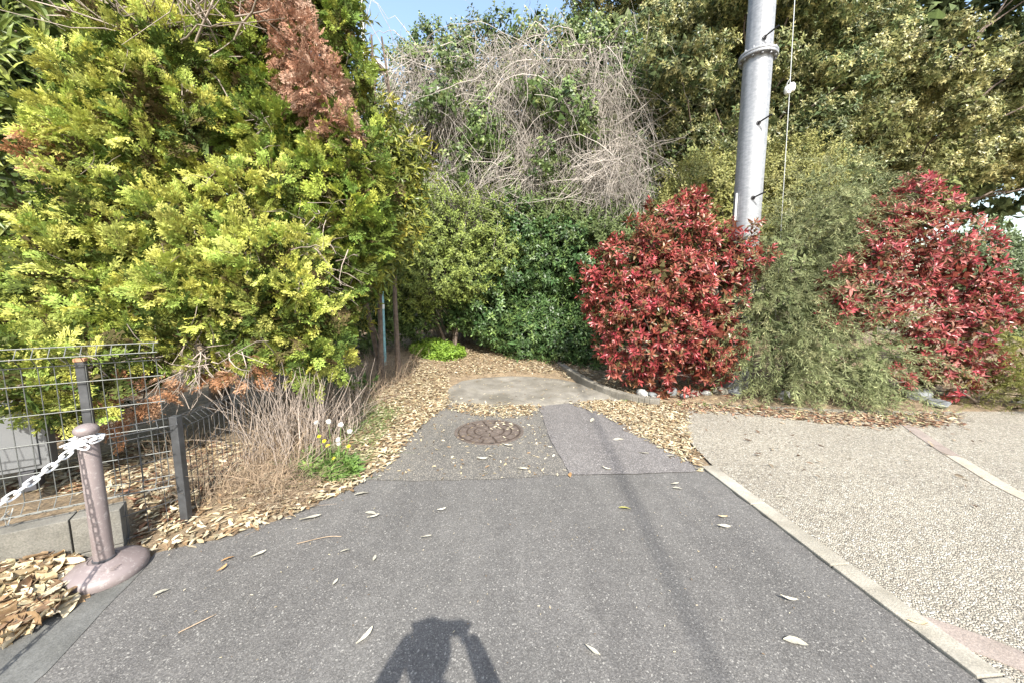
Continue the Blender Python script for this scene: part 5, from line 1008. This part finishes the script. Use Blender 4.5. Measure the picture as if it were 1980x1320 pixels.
# overhead cables from the pole to the next pole behind the camera: their shadow lies along the lane
for k, (dx_, zz, lb) in enumerate(((0.0, 9.2, 'black overhead cable leaving the steel pole above the frame'),)):
    a_ = np.array([px_ + dx_ - 0.05, py_, zz]); b_ = np.array([px_ + dx_ - 2.1, py_ - 32, zz + 0.6]); pts = [a_ + (b_ - a_) * t - np.array([0, 0, 0.9 * 4 * t * (1 - t)]) for t in np.linspace(0, 1, 25)]
    tag(MB().tube(pts, 0.017, 8).build('overhead_cable', M['bolt'], smooth=True), lb, 'cable')
# ------------------------------------------------------------------ street lamp and mast
lpB = G(745, 722, 0.06); lamp = empty('street_lamp', (lpB[0], lpB[1], 0.02), 'street lamp with peeling teal post and white head beside the yellow green tree', 'street lamp')
zl = P(750, 138, lpB[1])[2] - 0.02
MB().lathe([(0.032, -0.1), (0.032, 1.25), (0.030, 1.26), (0.028, zl - 0.1)], (0, 0, 0), 16).build('post', M['teal'], lamp, smooth=True, local=False)
MB().lathe([(0.036, 1.22), (0.036, 1.30)], (0, 0, 0), 16).build('post_sleeve', M['white'], lamp, smooth=True, local=False)
MB().tube([(0, 0, zl - 0.12), (0.0, -0.02, zl - 0.03), (0.06, -0.05, zl + 0.0)], 0.022, 10).build('lamp_arm', M['white'], lamp, smooth=True, local=False)
hd = MB().box((0.06, -0.06, zl + 0.03), (0.34, 0.26, 0.075), -0.2, 0.86).build('lamp_head', M['white'], lamp, bevel=0.012, local=False)
MB().box((0.06, -0.06, zl - 0.012), (0.22, 0.15, 0.012), -0.2).build('lamp_lens', M['greybox'], hd, local=False)
mp_ = P(700, 20, 11.0); mast = empty('thin_mast', (mp_[0], 11.0, 0), 'thin pale mast against the blue sky above the conifers', 'mast'); MB().lathe([(0.06, -0.1), (0.045, mp_[2]), (0.03, mp_[2] + 3)], (0, 0, 0), 10).build('mast_tube', M['white'], mast, smooth=True, local=False); MB().lathe([(0.09, 0.0), (0.09, 0.25)], (0, 0, 0), 10).build('mast_foot', M['galv'], mast, smooth=True, local=False)

# ------------------------------------------------------------------ the photographer (stands at the lens; only the shadow is in the picture)
per = empty('person', (0, -0.33, 0), 'person in dark clothes holding a phone up, shadow falling on the asphalt', 'person')
def skinned(name, verts, edges, radii, mat, parent, sub=2, rootv=0):
    me = bpy.data.meshes.new(name); me.from_pydata([tuple(v) for v in verts], edges, []); o = bpy.data.objects.new(name, me); link(o, parent)
    m = o.modifiers.new('skin', 'SKIN'); m.use_smooth_shade = True
    for i, r in enumerate(radii): me.skin_vertices[0].data[i].radius = (r, r) if not isinstance(r, tuple) else r
    me.skin_vertices[0].data[rootv].use_root = True
    sm = o.modifiers.new('sub', 'SUBSURF'); sm.levels = sub; sm.render_levels = sub; me.materials.append(mat); return o
Vb = [(0, 0, 0.93), (0, 0, 1.08), (0, 0.0, 1.26), (0, 0, 1.40), (0, 0.01, 1.50), (0, 0.03, 1.54), (0, 0.04, 1.62), (0, 0.035, 1.67)]
Rb = [(0.15, 0.10), (0.135, 0.095), (0.16, 0.105), (0.13, 0.08), 0.05, 0.068, (0.078, 0.09), (0.055, 0.065)]
Eb = [(i, i + 1) for i in range(7)]
for sx in (-1, 1):
    k = len(Vb); Vb += [(sx * 0.185, 0, 1.385), (sx * 0.27, 0.06, 1.17), (sx * 0.185, 0.21, 1.34), (sx * 0.12, 0.275, 1.45)]; Rb += [0.065, 0.056, 0.046, 0.034]; Eb += [(3, k), (k, k + 1), (k + 1, k + 2), (k + 2, k + 3)]
    k = len(Vb); Vb += [(sx * 0.095, 0, 0.86), (sx * 0.105, 0.015, 0.48), (sx * 0.11, -0.02, 0.09), (sx * 0.12, 0.13, 0.035)]; Rb += [0.085, 0.06, 0.045, (0.045, 0.035)]; Eb += [(0, k), (k, k + 1), (k + 1, k + 2), (k + 2, k + 3)]
skinned('body', Vb, Eb, Rb, M['cloth'], per)
for sx in (-1, 1):
    Vh = [(sx * 0.12, 0.27, 1.44), (sx * 0.108, 0.283, 1.462), (sx * 0.10, 0.29, 1.482)]; Rh = [0.026, (0.032, 0.022), (0.030, 0.016)]; Eh = [(0, 1), (1, 2)]
    for f in range(4): k = len(Vh); z = 1.475 - 0.017 * f; Vh += [(sx * 0.096, 0.302, z), (sx * 0.082, 0.311, z + 0.003), (sx * (0.064 + 0.004 * f), 0.309, z + 0.002)]; Rh += [0.010, 0.009, 0.008]; Eh += [(2 if f < 2 else 1, k), (k, k + 1), (k + 1, k + 2)]
    k = len(Vh); Vh += [(sx * 0.088, 0.285, 1.432), (sx * 0.072, 0.296, 1.442), (sx * 0.058, 0.301, 1.452)]; Rh += [0.012, 0.010, 0.009]; Eh += [(0, k), (k, k + 1), (k + 1, k + 2)]
    skinned('hand', Vh, Eh, Rh, M['skin'], per, 1)
bm = bmesh.new(); bmesh.ops.create_icosphere(bm, subdivisions=3, radius=1.0)
for v in bm.verts: v.co = Vector((v.co.x * 0.095, v.co.y * 0.112 + 0.02, v.co.z * 0.115 + 1.625)) if not (v.co.y > 0.25 and v.co.z < 0.35) else Vector((v.co.x * 0.085, v.co.y * 0.08 + 0.02, v.co.z * 0.115 + 1.625))
me = bpy.data.meshes.new('hair'); bm.to_mesh(me); bm.free(); me.materials.append(M['hair']); mobj('hair', me, per)
fm = MB().lathe([(0.001, -0.125), (0.045, -0.11), (0.068, -0.06), (0.074, 0.0), (0.07, 0.04), (0.001, 0.09)], (0, 0.05, 1.605), 20).build('face', M['skin'], per, smooth=True, local=False)
for sx in (-1, 1): MB().lathe([(0.001, -0.011), (0.011, 0), (0.001, 0.011)], (sx * 0.03, 0.117, 1.615), 10).build('eye', M['phone'], per, smooth=True, local=False)
MB().box((0, 0.128, 1.585), (0.02, 0.03, 0.04), 0, 0.5).build('nose', M['skin'], per, bevel=0.005, local=False); MB().box((0, 0.118, 1.545), (0.045, 0.012, 0.010)).build('mouth', M['skin'], per, bevel=0.003, local=False)
ph = empty('phone', (0, -0.028, 1.45), 'black phone held sideways in both hands of the photographer', 'phone'); MB().box((0, 0, 0.0), (0.158, 0.009, 0.076)).build('phone_body', M['phone'], ph, bevel=0.003, local=False); MB().box((0, -0.006, 0), (0.148, 0.002, 0.068)).build('phone_screen', M['greybox'], ph, local=False)
print('TRIS about', TRIS[0])
